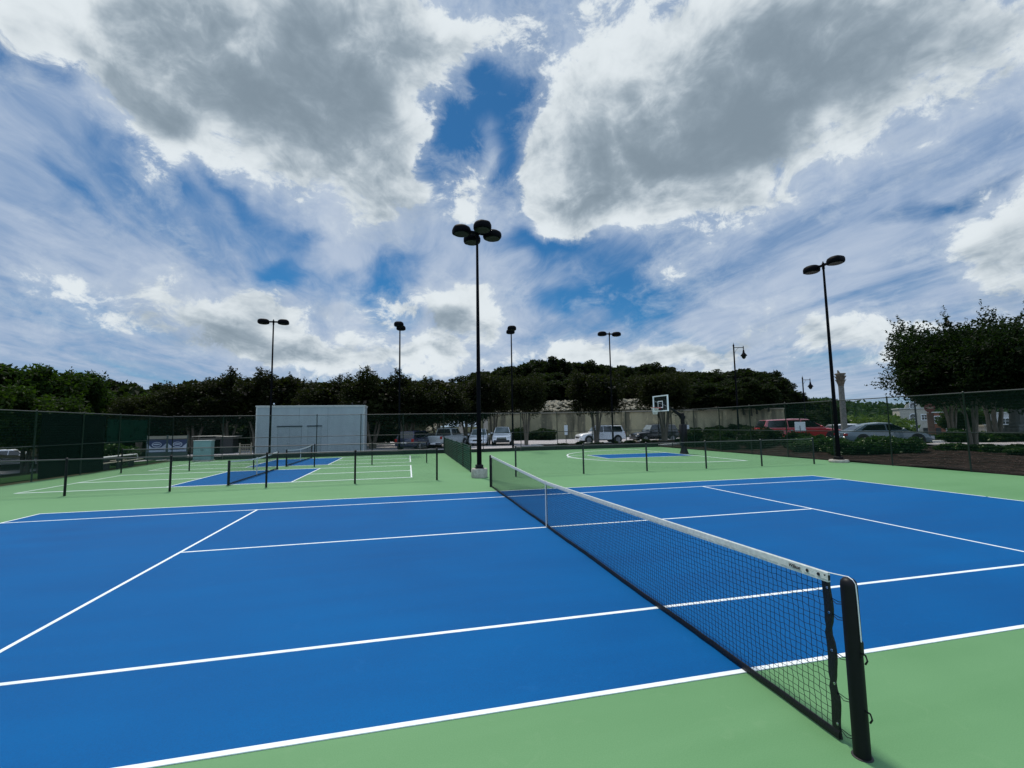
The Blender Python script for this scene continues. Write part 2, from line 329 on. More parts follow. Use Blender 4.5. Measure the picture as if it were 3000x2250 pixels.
def make_tennis_net():
    t = thing('tennis_net', 'long black tennis net with white headband across the big blue court', 'tennis net', (0, 5.46, 0))
    Y0, Y1 = -1.01 - 5.46, 11.96 - 5.46; A, B = Y0 + .14, Y1 - .12; yc = YC - 5.46
    def top(y):
        q = (y - yc) / ((A if y < yc else B) - yc); return .918 + .142 * (q * .86 + q * q * .14)
    for k, Y in enumerate((Y0, Y1)):
        b = MB(); b.lathe([(.047, 0), (.047, 1.025), (.043, 1.05), (.03, 1.066), (.008, 1.072)], (0, Y, 0), 20)
        p = b.build('post', M['black'], t, True); s = -1 if k == 0 else 1
        b = MB(); b.lathe([(.058, 0), (.057, .004), (.05, .006)], (0, Y, 0), 20); b.build('ground_collar', M['trim'], p, True)
        if k == 0:
            b = MB(); b.tube([(0, Y - .046, .72), (.004, Y - .062, .70), (.004, Y - .060, .63), (0, Y - .050, .60)], .0035, 6); b.build('cable_clamp', M['trim'], p, True)
            for z in (.26, .60):
                b = MB(); b.tube([(0, Y - .045, z + .03), (0, Y - .075, z + .03), (0, Y - .085, z), (0, Y - .07, z - .025)], .0055, 6); b.build('lacing_hook', M['black'], p, True)
    # headband: folded canvas, with stitch line
    n = 120; b = MB(); R = []
    rs = random.Random(4)
    for i in range(n + 1):
        y = A + .0 + (B - A) * i / n; z = top(y); wv = rs.uniform(-.002, .002); th = .010
        R.append([(-th + wv, y, z - .062), (-th, y, z - .030), (-th * .8, y, z - .004), (0, y, z + .004), (th * .8, y, z - .004), (th, y, z - .028), (th + wv, y, z - .062)])
    b.rings(R, cap=True)
    hb = b.build('headband', M['tape'], t, True)
    b = MB()
    for i in range(n):
        y = A + (B - A) * i / n; y2 = A + (B - A) * (i + .8) / n; b.box(-.0125, -.0105, y, y2, top(y) - .0475, top(y) - .0455)
    b.build('stitching', mat('stitch_thread', (.35, .36, .34), .9), hb)
    for yy in (-.71 - 5.46, -.80 - 5.46):
        b = MB(); b.lathe([(.011, 0), (.012, .003), (.007, .004), (.006, .002)], (-.0145, yy, top(yy) - .028), 14, axis='x'); b.build('grommet', M['trim'], hb, True)
    cu = bpy.data.curves.new('maker', 'FONT'); cu.body = 'Wilson'; cu.size = .036; cu.extrude = .0006; cu.shear = .35; cu.offset = .0007
    tmp = bpy.data.objects.new('tmp', cu); COL.objects.link(tmp); bpy.context.view_layer.update()
    me = bpy.data.meshes.new_from_object(tmp.evaluated_get(bpy.context.evaluated_depsgraph_get())); bpy.data.objects.remove(tmp)
    me.materials.clear(); me.materials.append(M['trim'])
    o = link('lettering', me, hb); y0 = -.545 - 5.46; sl = (top(y0 - .1) - top(y0)) / .1
    o.matrix_local = Matrix.Translation((-.0118, y0, top(y0) - .040)) @ Matrix(((0, 0, -1, 0), (-1, 0, 0, 0), (sl, 1, 0, 0), (0, 0, 0, 1)))
    # net body
    b = MB(); z0 = .045; cols = int((B - A - .09) / .0455); AA = A + .045
    cords(b, (0, AA, z0), (0, B - A - .09, 0), None, cols, 22, lambda f: top(AA + (B - A - .09) * f) - .052 - z0, .0021, .006)
    b.build('net_mesh', M['cord'], t)
    # bottom band, lying almost on the court
    b = MB(); R = []
    for i in range(n + 1):
        y = A + (B - A) * i / n; dx = .006 * math.sin(y * 2.3) + rs.uniform(-.003, .003)
        R.append([(dx - .008, y, .010), (dx + .008, y, .010), (dx + .014, y, .035), (dx + .004, y, .062), (dx - .004, y, .062), (dx - .013, y, .038)])
    b.rings(R); b.build('bottom_band', M['btape'], t, True)
    for Y, s in ((A, 1), (B, -1)):
        b = MB(); R = []
        for i in range(25):
            z = .012 + (top(Y) - .03) * i / 24; k = .0 + .007 * math.sin(i * .9) + (.01 if i in (7, 8, 15, 16) else 0)
            w_ = .052 - (.012 if i in (8, 16) else 0)
            R.append([(-.008, Y - s * .006 + s * k, z), (.008, Y - s * .006 + s * k, z), (.010, Y + s * w_ * .5, z), (.006, Y + s * w_ + s * k * .4, z), (-.006, Y + s * w_ + s * k * .4, z), (-.010, Y + s * w_ * .5, z)])
        b.rings(R); sb = b.build('side_band', M['btape'], t, True)
        for z in (.10, .35, .56, .80, .96):
            b = MB(); b.lathe([(.008, 0), (.009, .002), (.005, .003), (.004, 0)], (-.0105, Y + s * .012, z), 10, axis='x'); b.build('eyelet', M['chrome'], sb)
    # suspension cable over the posts, down to the winch
    b = MB(); zt = top(A)
    b.tube([(0, A + .1, top(A + .1) - .002), (0, A, zt), (0, Y0 + .05, 1.070), (0, Y0, 1.076), (0, Y0 - .03, 1.066), (0, Y0 - .048, 1.04), (0, Y0 - .052, .95), (0, Y0 - .055, .70)], .0035, 6)
    b.build('cable', M['white'], t, True); b = MB()
    b.tube([(0, B, top(B)), (0, Y1 - .04, 1.070), (0, Y1, 1.077), (0, Y1 + .048, 1.04), (0, Y1 + .05, .7)], .0035, 6)
    b.build('cable', M['white'], t, True)
    for z in (.08, .30, .555, .80, .90):
        b = MB(); b.tube([(0, A - .0, z), (.01, A - .05, z - .012), (0, Y0 + .045, z + .004)], .0026, 5); b.tube([(0, A - .0, z - .006), (-.01, A - .05, z - .022), (0, Y0 + .045, z - .01)], .0026, 5); b.build('lacing_cord', M['cord'], t)
    b = MB(); zc = top(yc); b.rings([[(-.014, yc - .025, z), (-.014, yc + .025, z), (-.0125, yc + .025, z), (-.0125, yc - .025, z)] for z in (.01, zc * .5, zc)]); b.rings([[(.0125, yc - .025, z), (.0125, yc + .025, z), (.014, yc + .025, z), (.014, yc - .025, z)] for z in (.01, zc * .5, zc)])
    b.box(-.014, .014, yc - .025, yc + .025, zc + .006, zc + .009)
    cs = b.build('center_strap', M['tape'], t)
    b = MB(); b.box(-.02, .02, yc - .02, yc + .02, .0, .03, b=.004); b.build('strap_buckle', M['chrome'], cs)
make_tennis_net()
def make_pickle_net(y0, y1, label):
    t = thing('pickleball_net', label, 'pickleball net', (-9.3, (y0 + y1) / 2, 0), group='pickleball nets'); h = (y1 - y0) / 2
    top = lambda q: .80 + .11 * abs(q) ** 1.6
    for s in (-1, 1):
        b = MB(); b.lathe([(.045, 0), (.045, .90), (.03, .925)], (0, s * h, 0), 14); p = b.build('post', M['black'], t, True)
        b = MB(); b.lathe([(.07, 0), (.07, .012)], (0, s * h, 0), 14); b.build('base_plate', M['trim'], p)
    b = MB(); R = []
    for i in range(41):
        q = -1 + 2 * i / 40; y = q * (h - .04); z = top(q); R.append([(-.012, y, z - .055), (-.010, y, z), (.010, y, z), (.012, y, z - .055)])
    b.rings(R); b.build('headband', M['tape'], t)
    b = MB(); cords(b, (0, -h + .06, .05), (0, 2 * h - .12, 0), None, 130, 15, lambda f: top(2 * f - 1) - .10, .0016, .003); b.build('net_mesh', M['cord'], t)
    b = MB(); b.tube([(0, -h + .04, .05), (0, 0, .05), (0, h - .04, .05)], .028, 8); b.build('bottom_band', M['btape'], t, True)
    b = MB(); b.box(-.016, .016, -.025, .025, .02, .83); b.build('center_strap', M['tape'], t)
make_pickle_net(15.75, 22.3, 'nearer pickleball net with white headband, standing in the larger blue patch')
make_pickle_net(24.1, 30.9, 'farther pickleball net with sagging white headband, in front of the pale building')
# ------------------------------------------------------------------ chain-link fences
_pan = {}
def panel_mesh(w, h, pitch, r, m):
    key = (round(w, 2), h, pitch)
    if key in _pan: return _pan[key]
    b = MB(); nc = max(2, int(w / pitch)); nr = int(h / pitch); px = w / nc; pz = h / nr
    for i in range(nc):
        for j in range(nr):
            o = j & 1; a = Vector(((i + o) * px, (j & 1) * .004, .03 + j * pz)); c = Vector(((i + 1 - o) * px, .004 - (j & 1) * .004, .03 + (j + 1) * pz))
            d = (c - a).normalized(); s_ = Vector((d.z, 0, -d.x)) * r; n_ = Vector((0, 1, 0)) * r
            b.add([a + s_, a - s_ * .5 + n_ * .87, a - s_ * .5 - n_ * .87, c + s_, c - s_ * .5 + n_ * .87, c - s_ * .5 - n_ * .87], [(0, 1, 4, 3), (1, 2, 5, 4), (2, 0, 3, 5)])
    _pan[key] = b.mesh('mesh_panel', m); return _pan[key]
def fence(name, label, posts, h, mid=None, pitch=.05, r=.0024, pm='gpost', rm='rail', wm='gwire', pr=.03, skip=(), group=None, z0=0.0, screens=()):
    p0 = Vector((*posts[0], z0)); t = thing(name, label, 'fence', p0, group=group)
    P = [Vector((*p, z0)) - p0 for p in posts]
    for p in P:
        b = MB(); b.lathe([(pr, 0), (pr, h - .01), (pr * 1.25, h), (pr * 1.25, h + .02), (pr * .5, h + .045)], (0, 0, 0), 10)
        b.build('post', M[pm], t, True, loc=p)
    dirs = (P[-1] - P[0]); up = Vector((0, 0, 1)); d = dirs.normalized()
    for nm, z, rr in (('top_rail', h - .02, .021), ('middle_rail', mid, .019)):
        if z is None: continue
        b = MB(); b.tube([P[0] + up * z, P[-1] + up * z], rr, 8); b.build(nm, M[rm if nm == 'top_rail' else pm], t, True)
    ang = math.atan2(d.y, d.x)
    for i, (a, c) in enumerate(zip(P[:-1], P[1:])):
        if i in skip: continue
        o = link('mesh_panel', panel_mesh((c - a).length, h - .06, pitch, r, M[wm]), t, a + Vector((-d.y, d.x, 0)) * .028, ang)
    for (s0, s1, za, zb, m) in screens:
        b = MB(); n = 24; rs = random.Random(int(s0 * 10)); R = []
        nn = Vector((-d.y, d.x, 0))
        for i in range(n + 1):
            s = s0 + (s1 - s0) * i / n; sag = .05 * abs(math.sin(i * .8)) + rs.uniform(0, .03); off = -.035 - .02 * abs(math.sin(i * .55 + s0))
            q = d * s
            R.append([q + up * za + nn * (off), q + up * ((za + zb) / 2) + nn * (off - .02), q + up * (zb - sag) + nn * off, q + up * (zb - sag) + nn * (off + .003), q + up * ((za + zb) / 2) + nn * (off - .017), q + up * za + nn * (off + .003)])
        b.rings([[tuple(v) for v in r_] for r_ in R]); b.build('windscreen', M[m], t, True)
    return t
lowL = [(-1.65 - 3.02 * k, 14.6) for k in range(6)]
fence('low_chain_link_fence', 'low chain-link fence with black posts between the big blue court and the pickleball courts', lowL, 1.20, rm='rail', pm='black', pr=.036, group='low chain-link fences')
fence('low_chain_link_fence', 'low chain-link fence in front of the basketball half court', [(1.5 + 2.91 * k, 14.62) for k in range(6)], 1.20, pm='gpost', pr=.036, group='low chain-link fences')
fence('low_chain_link_fence', 'low chain-link fence standing between the two pickleball courts', [(-1.7 - 3.0 * k, 23.28) for k in range(6)], 1.18, pm='black', pr=.033, group='low chain-link fences')
gf = fence('windscreen_fence', 'short bright green screened fence running away behind the concrete lamp base', [(0, 17.1 + 2.97 * k) for k in range(6)], 1.18, pm='gpost', rm='gwire', pr=.032, screens=[(.03, 14.8, .04, 1.14, 'screen')])
fence('tall_chain_link_fence', 'tall chain-link fence along the far end of the courts', [(18.25 - 3.05 * k, 32.0) for k in range(13)], 3.05, 1.48, pitch=.055, r=.0022, group='tall chain-link fences')
fence('tall_chain_link_fence', 'tall green chain-link fence on the right beside the mulch bed', [(18.25, 32.0 - .0)] + [(18.25, y) for y in (30.0, 27.0, 24.1, 21.2, 18.4, 15.5, 12.7, 9.8, 6.9, 4.0, 1.1, -1.8, -4.7)], 3.05, 1.50, pitch=.055, r=.0030, group='tall chain-link fences', pm='gpost')
fence('tall_chain_link_fence', 'tall dark chain-link fence on the left with windscreens tied to it', [(-18.35, 32.0 - 2.95 * k) for k in range(13)], 3.02, 1.50, pitch=.055, r=.0023, group='tall chain-link fences',
      screens=[(32 - 24.95, 32 - 20.6, .05, 2.98, 'dscreen'), (32 - 28.95, 32 - 25.1, 1.42, 2.78, 'gscreen')])
b = MB()
for k in range(12): b.box(18.25 - 3.05 * (k + 1) + .01, 18.25 - 3.05 * k - .01, 32.10, 32.16, -.02, .27 - .01 * (k % 3), b=.008)
struct(b.build('edging_board', M['timber']))

# ------------------------------------------------------------------ court lamps
def head_parts(par, ang, nm=''):
    c, s = math.cos(ang), math.sin(ang)
    def tr(p): return (p[0] * c - p[1] * s, p[0] * s + p[1] * c, p[2])
    b = MB(); n = 22; R = []
    for rr, z in ((.12, .17), (.25, .165), (.33, .11), (.365, .02), (.365, -.10), (.345, -.15), (.325, -.155)):
        ring = []
        for i in range(n):
            a = 2 * PI * i / n; x = rr * math.cos(a) * 1.12; x = min(x, rr * .98)
            ring.append(tr((.69 + x, rr * math.sin(a), z)))
        R.append(ring)
    b.rings(R); h = b.build('lamp_head', M['pole'], par, True)
    b = MB(); b.rings([[tr((.69 + .305 * math.cos(2 * PI * i / n), .305 * math.sin(2 * PI * i / n), z)) for i in range(n)] for z in (-.153, -.178)]); b.build('lens', M['lens'], h, True)
    b = MB(); b.rings([[tr((x, y, z)) for y, z in ((-.05, -.06), (.05, -.06), (.05, .04), (-.05, .04))] for x in (.03, .40)]); b.build('bracket', M['pole'], h)
    return h
def court_lamp(x, y, H, heads, label, base, r0=.085):
    t = thing('light_pole', label, 'light pole', (x, y, 0), group='court light poles')
    if base: 
        br, bh = base
        b = MB(); b.lathe([(br * .96, 0), (br, .03), (br, bh - .04), (br * .93, bh)], (0, 0, 0), 22); b.build('concrete_base', M['conc'], t, True)
    else: bh = .05
    b = MB(); b.box(-.17, .17, -.17, .17, bh, bh + .035, b=.006); b.box(-.145, .145, -.145, .145, bh + .035, bh + .15, b=.02); b.build('base_plate', M['black'], t)
    b = MB(); R = []
    for k in range(9):
        f = k / 8; r = r0 + (.048 - r0) * f; z = bh + .15 + (H - bh - .15) * f
        R.append([(r * math.cos(2 * PI * i / 12), r * math.sin(2 * PI * i / 12), z) for i in range(12)])
    b.rings(R); b.build('pole', M['pole'], t, True)
    b = MB(); b.lathe([(.065, H - .28), (.065, H + .02), (.03, H + .06), (.03, H + .1), (.01, H + .13)], (0, 0, 0), 12); b.build('pole_cap', M['pole'], t, True)
    hold = []
    for a in heads:
        h = head_parts(t, math.radians(a)); h.location = (0, 0, H - .06)
court_lamp(.06, 14.92, 10.25, (10, 100, 190, 280), 'light pole with four round heads, on a thick concrete base at the net end', (.33, .36), .10)
court_lamp(17.80, 14.9, 9.98, (90, 270), 'light pole with two heads at the far right, on a low round concrete footing', (.42, .13), .10)
court_lamp(-12.5, 32.75, 10.05, (0, 180), 'light pole with two heads in front of the pale grey-blue building', None)
court_lamp(-3.4, 32.85, 10.05, (84, 264), 'light pole with one head showing, just right of the pale building', None)
court_lamp(5.62, 33.0, 10.05, (82, 262), 'light pole with one head showing, between the four-headed lamp and the hoop', None)
court_lamp(14.65, 33.4, 10.05, (0, 180), 'light pole with two heads rising behind the white parked car', None)

# ------------------------------------------------------------------ basketball hoop
t = thing('basketball_hoop', 'basketball hoop with white framed board on a thick dark padded post', 'basketball hoop', (14.97, HY, 0))
b = MB(); b.lathe([(.30, 0), (.26, .10), (.17, .42), (.15, .5)], (0, 0, 0), 16); b.build('base', M['black'], t, True)
b = MB(); b.box(-.20, .20, -.20, .20, .5, 1.95, b=.06); b.build('padding', M['black'], t, True)
b = MB(); b.box(-.10, .10, -.10, .10, 1.95, 2.68, b=.02); b.box(-.15, .15, -.13, .13, 2.30, 2.50, b=.02); b.build('post', M['black'], t)
b = MB()
for s in (-.09, .09):
    b.tube([(-.05, s, 2.38), (-.75, s, 2.98), (-1.45, s, 3.05)], .045, 8); b.tube([(-.05, s, 2.55), (-1.45, s, 3.35)], .03, 8)
b.box(-1.50, -1.44, -.25, .25, 2.9, 3.45); b.build('arm', M['black'], t, True)
b = MB(); b.box(-1.575, -1.555, -.80, .80, 2.87, 3.78); g_ = b.build('backboard', M['cglass'], t)
b = MB(); X0, X1 = -1.60, -1.53
for (ya, yb, za, zb) in ((-.90, .90, 2.80, 2.87), (-.90, .90, 3.78, 3.85), (-.90, -.82, 2.87, 3.78), (.82, .90, 2.87, 3.78)): b.box(X0, X1, ya, yb, za, zb)
b.build('frame', M['white'], g_)
b = MB()
for (ya, yb, za, zb) in ((-.30, .30, 3.03, 3.08), (-.30, .30, 3.44, 3.49), (-.30, -.25, 3.08, 3.44), (.25, .30, 3.08, 3.44)): b.box(-1.583, -1.577, ya, yb, za, zb)
b.build('target_square', M['white'], g_)
b = MB(); b.tube([(-1.50, .78, 3.50), (-1.50, -.78, 3.08)], .012, 6); b.build('tie_rod', M['white'], g_)
b = MB(); rr = .228; cx = -1.60 - .15 - rr
b.tube([(cx + rr * math.cos(2 * PI * i / 20), rr * math.sin(2 * PI * i / 20), 3.05) for i in range(21)], .012, 6, cap=False); b.box(-1.78, -1.60, -.10, .10, 2.99, 3.055, b=.005); rim = b.build('rim', M['orange'], t, True)
b = MB()
for i in range(12):
    for s in (1, -1):
        pts = []
        for j in range(6):
            a = 2 * PI * (i + s * j * .5) / 12; q = rr * (1 - .09 * j); pts.append((cx + q * math.cos(a), q * math.sin(a), 3.04 - .085 * j))
        b.tube(pts, .011, 4)
b.build('net', M['hnet'], rim)
# ------------------------------------------------------------------ pale building behind the pickleball courts
t = thing('storage_building', 'pale grey-blue flat-roofed building with dark lintels, beyond the pickleball courts', 'building', (-10.15, 35.0, 0))
b = MB(); b.box(-3.97, 3.97, 0, 2.4, -.1, 3.72); wl = b.build('wall', M['bluepaint'], t)
b = MB(); b.box(-4.0, 4.0, -.03, 2.43, 3.722, 3.80); b.box(-4.03, 4.03, -.06, 2.46, 3.802, 3.87, b=.01); b.build('roof_coping', M['coping'], t)
b = MB(); b.box(-3.99, -3.975, -.012, 2.3, 0, 3.715); b.box(-3.974, -3.9, -.012, -.002, 0, 3.715); b.box(3.90, 3.985, -.012, -.002, 0, 3.715); b.build('corner_trim', M['coping'], t)
for x0, x1 in ((-2.42, -.72), (-.25, .72)):
    b = MB(); b.box(x0 - .06, x1 + .06, -.07, -.001, 2.22, 2.30, b=.008); b.build('lintel', M['lintel'], t)
    n = 2 if x1 - x0 > 1.5 else 1
    for k in range(n):
        a, c = x0 + (x1 - x0) * k / n, x0 + (x1 - x0) * (k + 1) / n
        b = MB(); b.box(a + .008, c - .008, -.018, -.002, .05, 2.21); d = b.build('door', M['doorp'], t)
        b = MB(); b.box(c - .006, c + .006, -.012, -.0015, .05, 2.21); b.box(a - .006, a + .006, -.011, -.0012, .05, 2.21); b.build('door_gap', M['seam'], d)
        if n == 1 or k == 0:
            b = MB(); b.lathe([(.028, 0), (.028, .05)], (c - .08, -.07, .98), 10, axis='y'); b.box(c - .14, c - .04, -.085, -.06, .965, .995, b=.004); b.build('handle', M['chrome'], d)
for x in (-.9, 1.2): 
    b = MB(); b.box(x - .006, x + .006, -.006, -.001, 2.35 if x < 0 else .1, 3.7); b.build('wall_joint', M['seam'], wl)
for x in (-2.72, 3.02):
    b = MB(); b.tube([(x, .02, 3.87), (x, -.0, 4.0)], .02, 6); b.box(x - .06, x + .06, -.10, .02, 3.96, 4.06, b=.012); b.build('flood_lamp', M['chrome'] if x < 0 else M['trim'], t)
b = MB(); b.box(-14.2, -6.1, 34.0, 34.93, -.02, .10, b=.01); struct(b.build('path', M['conc']))

# ------------------------------------------------------------------ things behind the left corner
def cabinet(loc, rz, w_, d_, h, m, label):
    t = thing('utility_cabinet', label, 'cabinet', loc, rz)
    b = MB(); b.box(-w_ / 2 - .05, w_ / 2 + .05, -d_ / 2 - .05, d_ / 2 + .05, .0, .08, b=.01); b.build('plinth', M['conc'], t)
    b = MB(); b.box(-w_ / 2, w_ / 2, -d_ / 2, d_ / 2, .08, h, b=.015); b.build('body', m, t)
    b = MB(); b.box(-w_ / 2 - .03, w_ / 2 + .03, -d_ / 2 - .03, d_ / 2 + .03, h, h + .035, b=.008); b.build('lid', M['coping'], t)
    for s in (-1, 1):
        b = MB(); b.box(min(0, s * (w_ / 2 - .03)) + .006, max(0, s * (w_ / 2 - .03)) - .006, -d_ / 2 - .014, -d_ / 2 - .001, .14, h - .05); dd = b.build('door', m, t)
        b = MB(); b.box(s * .05 - .012, s * .05 + .012, -d_ / 2 - .03, -d_ / 2 - .014, h * .5, h * .5 + .12, b=.004); b.build('handle', M['trim'], dd)
cabinet((-16.2, 31.4, .0), .04, 1.05, .6, 1.36, M['cabinet'], 'pale grey-green metal cabinet in the far left corner of the courts')
def banner(x, y, label):
    t = thing('banner_stand', label, 'banner stand', (x, y, -.05), .18, group='banner stands'); W_ = .61
    for s in (-1, 1): b = MB(); b.box(s * W_ - .03, s * W_ + .03, -.03, .03, 0, 1.80, b=.006); b.build('upright', M['bframe'], t)
    b = MB(); b.box(-W_ + .03, W_ - .03, -.25, .25, .0, .32, b=.01); b.box(-W_ + .03, W_ - .03, -.012, .012, .32, .52); b.build('base', M['bframe'], t)
    b = MB(); b.box(-W_ + .03, W_ - .03, -.016, .012, 1.52, 1.74); b.build('header_board', M['beige'], t)
    b = MB(); b.box(-W_ + .03, W_ - .03, -.010, .010, .52, 1.50); pn = b.build('panel', M['navy'], t)
    b = MB(); n = 24
    for rx, rz_, z, m in ((.30, .19, 1.10, 0), (.25, .14, 1.11, 1), (.22, .05, 1.12, 0)):
        y_ = -.0125 - .003 * (0 if (rx > .26) else (1 if m else 2)); b.rings([[(rx * math.cos(2 * PI * i / n), yy, z + rz_ * math.sin(2 * PI * i / n)) for i in range(n)] for yy in (y_, -.0105)], m)
    for s in (-1, 1):
        b.add([(s * .58, -.0125, 1.18), (s * .34, -.0125, .94), (s * .22, -.0125, .80), (s * .56, -.0125, .72)], [(0, 1, 2, 3)])
    b.add([(-.22, -.0125, .80), (.22, -.0125, .80), (.30, -.0125, .88), (-.30, -.0125, .88)], [(0, 1, 2, 3)])
    b.build('emblem', [M['pgrey'], M['navy']], pn)
    b = MB(); b.box(-.56, .56, -.017, -.011, .56, .70); b.build('lower_strip', M['pgrey'], pn)
banner(-20.95, 35.6, 'left one of the two navy banner stands with a pale oval emblem')
banner(-19.55, 35.5, 'right one of the two navy banner stands with a pale oval emblem')
# long pale bench on dark legs beyond the left fence
t = thing('long_bench', 'long white-topped bench on dark legs just outside the left fence', 'bench', (-19.0, 26.9, -.03), PI / 2 + .02)
b = MB(); b.box(-2.1, 2.1, -.20, .20, .68, .73, b=.02); b.build('seat', M['coping'], t)
b = MB(); b.box(-2.0, 2.0, -.55, -.32, .40, .44, b=.01); b.box(-2.0, 2.0, .32, .55, .40, .44, b=.01); b.build('side_board', M['beige'], t)
for x in (-1.8, -.6, .6, 1.8): b = MB(); b.box(x - .04, x + .04, -.14, .14, .0, .68, b=.008); b.box(x - .03, x + .03, -.5, .5, .34, .40); b.build('leg', M['trim'], t)
b = MB(); b.tube([(2.1, 0, .71), (2.35, 0, .70), (2.48, 0, .55), (2.45, 0, .40), (2.2, 0, .36)], .03, 8); b.build('end_hoop', M['white'], t, True)
# dark shelter and pale trellis
t = thing('low_shed', 'low dark shed with a pale flat roof in two steps, left of the building', 'shed', (-18.9, 41.5, -.03), .1)
b = MB(); b.box(-1.25, 1.25, -1, 1, 0, 1.45); b.build('wall', M['trim'], t)
b = MB(); b.box(-1.75, .1, -1.25, 1.2, 1.56, 1.60, b=.01); b.box(.0, 1.5, -1.2, 1.2, 1.49, 1.53, b=.01); b.build('roof', M['conc'], t)
b = MB(); b.box(-.6, .3, -1.03, -1.005, .1, 1.25); b.build('door', M['dscreen'], t)
t = thing('trellis_gate', 'small pale lattice gate just left of the building', 'gate', (-15.4, 37.0, 0), 0)
b = MB()
for i in range(5): b.box(-.36 + .17 * i, -.33 + .17 * i, -.015, .015, .1, .85)
for z in (.12, .36, .60, .84): b.box(-.36, .36, -.03, -.015, z, z + .04)
b.build('lattice', M['beige'], t)
for s in (-1, 1): b = MB(); b.box(s * .42 - .04, s * .42 + .04, -.05, .05, -.05, 1.0, b=.01); b.build('post', M['beige'], t)

# ------------------------------------------------------------------ retaining wall, wooded slope, rubble
def wallmat():
    m = mat('stained_cast_wall', (.24, .215, .135), .9, var=.2, vs=.5, bump=.9, bs=5); nt = m.node_tree; L = nt.links; b = nt.nodes['Principled BSDF']
    tc = nt.nodes.new('ShaderNodeTexCoord')
    def nz(s, d, mp, a, c):
        q = nt.nodes.new('ShaderNodeMapping'); q.inputs['Scale'].default_value = mp; L.new(tc.outputs['Object'], q.inputs[0])
        n = nt.nodes.new('ShaderNodeTexNoise'); n.inputs['Scale'].default_value = s; n.inputs['Detail'].default_value = d; L.new(q.outputs[0], n.inputs['Vector'])
        r = nt.nodes.new('ShaderNodeMapRange'); r.inputs[1].default_value = a; r.inputs[2].default_value = c; L.new(n.outputs['Fac'], r.inputs[0]); return r.outputs[0]
    def mx(f, a, c):
        n = nt.nodes.new('ShaderNodeMix'); n.data_type = 'RGBA'; L.new(f, n.inputs[0])
        for i, q in ((6, a), (7, c)):
            if isinstance(q, tuple): n.inputs[i].default_value = (*q, 1)
            else: L.new(q, n.inputs[i])
        return n.outputs[2]
    c = mx(nz(.35, 6, (1, 1, 1), .35, .65), (.31, .285, .175), (.22, .20, .125))
    c = mx(nz(.9, 8, (1, 1, .22), .47, .62), c, (.115, .105, .07))
    c = mx(nz(2.2, 7, (1, 1, .5), .58, .72), c, (.36, .32, .19))
    L.new(c, b.inputs['Base Color']); return m
M['wall'] = wallmat()
d = (WB - WA); Lw = d.length; ang = math.atan2(d.y, d.x)
t = thing('retaining_wall', 'long stained beige retaining wall behind the parked cars', 'wall', (WA.x, WA.y, -.05), ang)
b = MB(); rs = random.Random(3); R = []
for i in range(61):
    x = Lw * i / 60; j = rs.uniform(-.05, .05); R.append([(x, .0 + j, 0), (x, .10 + j, 3.62), (x, .6, 3.62), (x, .6, 0)])
b.rings(R); b.build('wall_face', M['wall'], t)
b = MB(); k = 16
for i in range(k): b.box(Lw * i / k + .01, Lw * (i + 1) / k - .01, -.06, .7, 3.62, 3.80, b=.02)
b.build('coping', M['beige'], t)
for x in (0.2, 6.8, 13.5, 20.0, 26.5, 33.2): b = MB(); b.box(x, x + .5, -.22, -.06, 0, 3.6, b=.02); b.build('pier', M['wall'], t)
t = thing('concrete_portal', 'pale concrete frame at the left end of the retaining wall', 'portal', (5.4, 58.0, -.05), ang - .15)
b = MB(); b.box(-1.6, -1.1, 0, .6, 0, 3.5, b=.03); b.box(1.9, 2.4, 0, .6, 0, 3.5, b=.03); b.build('pillar', M['conc'], t)
b = MB(); b.box(-1.8, 2.6, -.1, .7, 3.5, 3.85, b=.03); b.build('beam', M['conc'], t)
# slope
azs = rng(-62, 42.4, 1.2); ss = [0, .8, 1.6, 2.6, 4, 6, 9, 13, 18, 24, 32, 45, 65, 90]
b = MB(); vs = []
for a in azs:
    _, r0, h0 = hill(a, 500)
    for s in ss:
        z, _, _ = hill(a, r0 + s + .001); dd = 0.9 if (a > 8.6 and s == 0) else 0
        r = r0 + s + dd; ra = math.radians(a)
        vs.append((CX + r * math.sin(ra), CY + r * math.cos(ra), (z if a > 8 else z - .08) + .12 * math.sin(a * 3.3 + s) * min(1, s / 4)))
n = len(ss); b.add(vs, [(i * n + j, (i + 1) * n + j, (i + 1) * n + j + 1, i * n + j + 1) for i in range(len(azs) - 1) for j in range(n - 1)])
struct(b.build('hillside', M['hillm'], smooth=True))
def rocks(name, pts, label, seed=5):
    rs = random.Random(seed); b = MB(); bm = bmesh.new(); bmesh.ops.create_icosphere(bm, subdivisions=1, radius=1); V0 = [v.co.copy() for v in bm.verts]; F0 = [tuple(v.index for v in f.verts) for f in bm.faces]; bm.free()
    for (x, y, z, s) in pts:
        sc = Vector((rs.uniform(.6, 1.5), rs.uniform(.6, 1.4), rs.uniform(.4, .9))) * s; e = Euler((rs.uniform(-.6, .6), rs.uniform(-.6, .6), rs.uniform(0, 6))).to_matrix()
        b.add([Vector((x, y, z)) + e @ Vector((v.x * sc.x * rs.uniform(.8, 1.15), v.y * sc.y * rs.uniform(.8, 1.15), v.z * sc.z * rs.uniform(.8, 1.1))) for v in V0], F0)
    return stuff(b.build(name, M['rock']), label, 'rubble')
rs = random.Random(11); pts = []
for i in range(1700):
    a = rs.uniform(8.0, 37); _, r0, _ = hill(a, 500); s = rs.uniform(.9, 6.2) if a < 30 else rs.uniform(.9, 4); z, _, _ = hill(a, r0 + s)
    q = rs.random() ** 2; ra = math.radians(a); pts.append((CX + (r0 + s) * math.sin(ra), CY + (r0 + s) * math.cos(ra), z + .08, .09 + .30 * q))
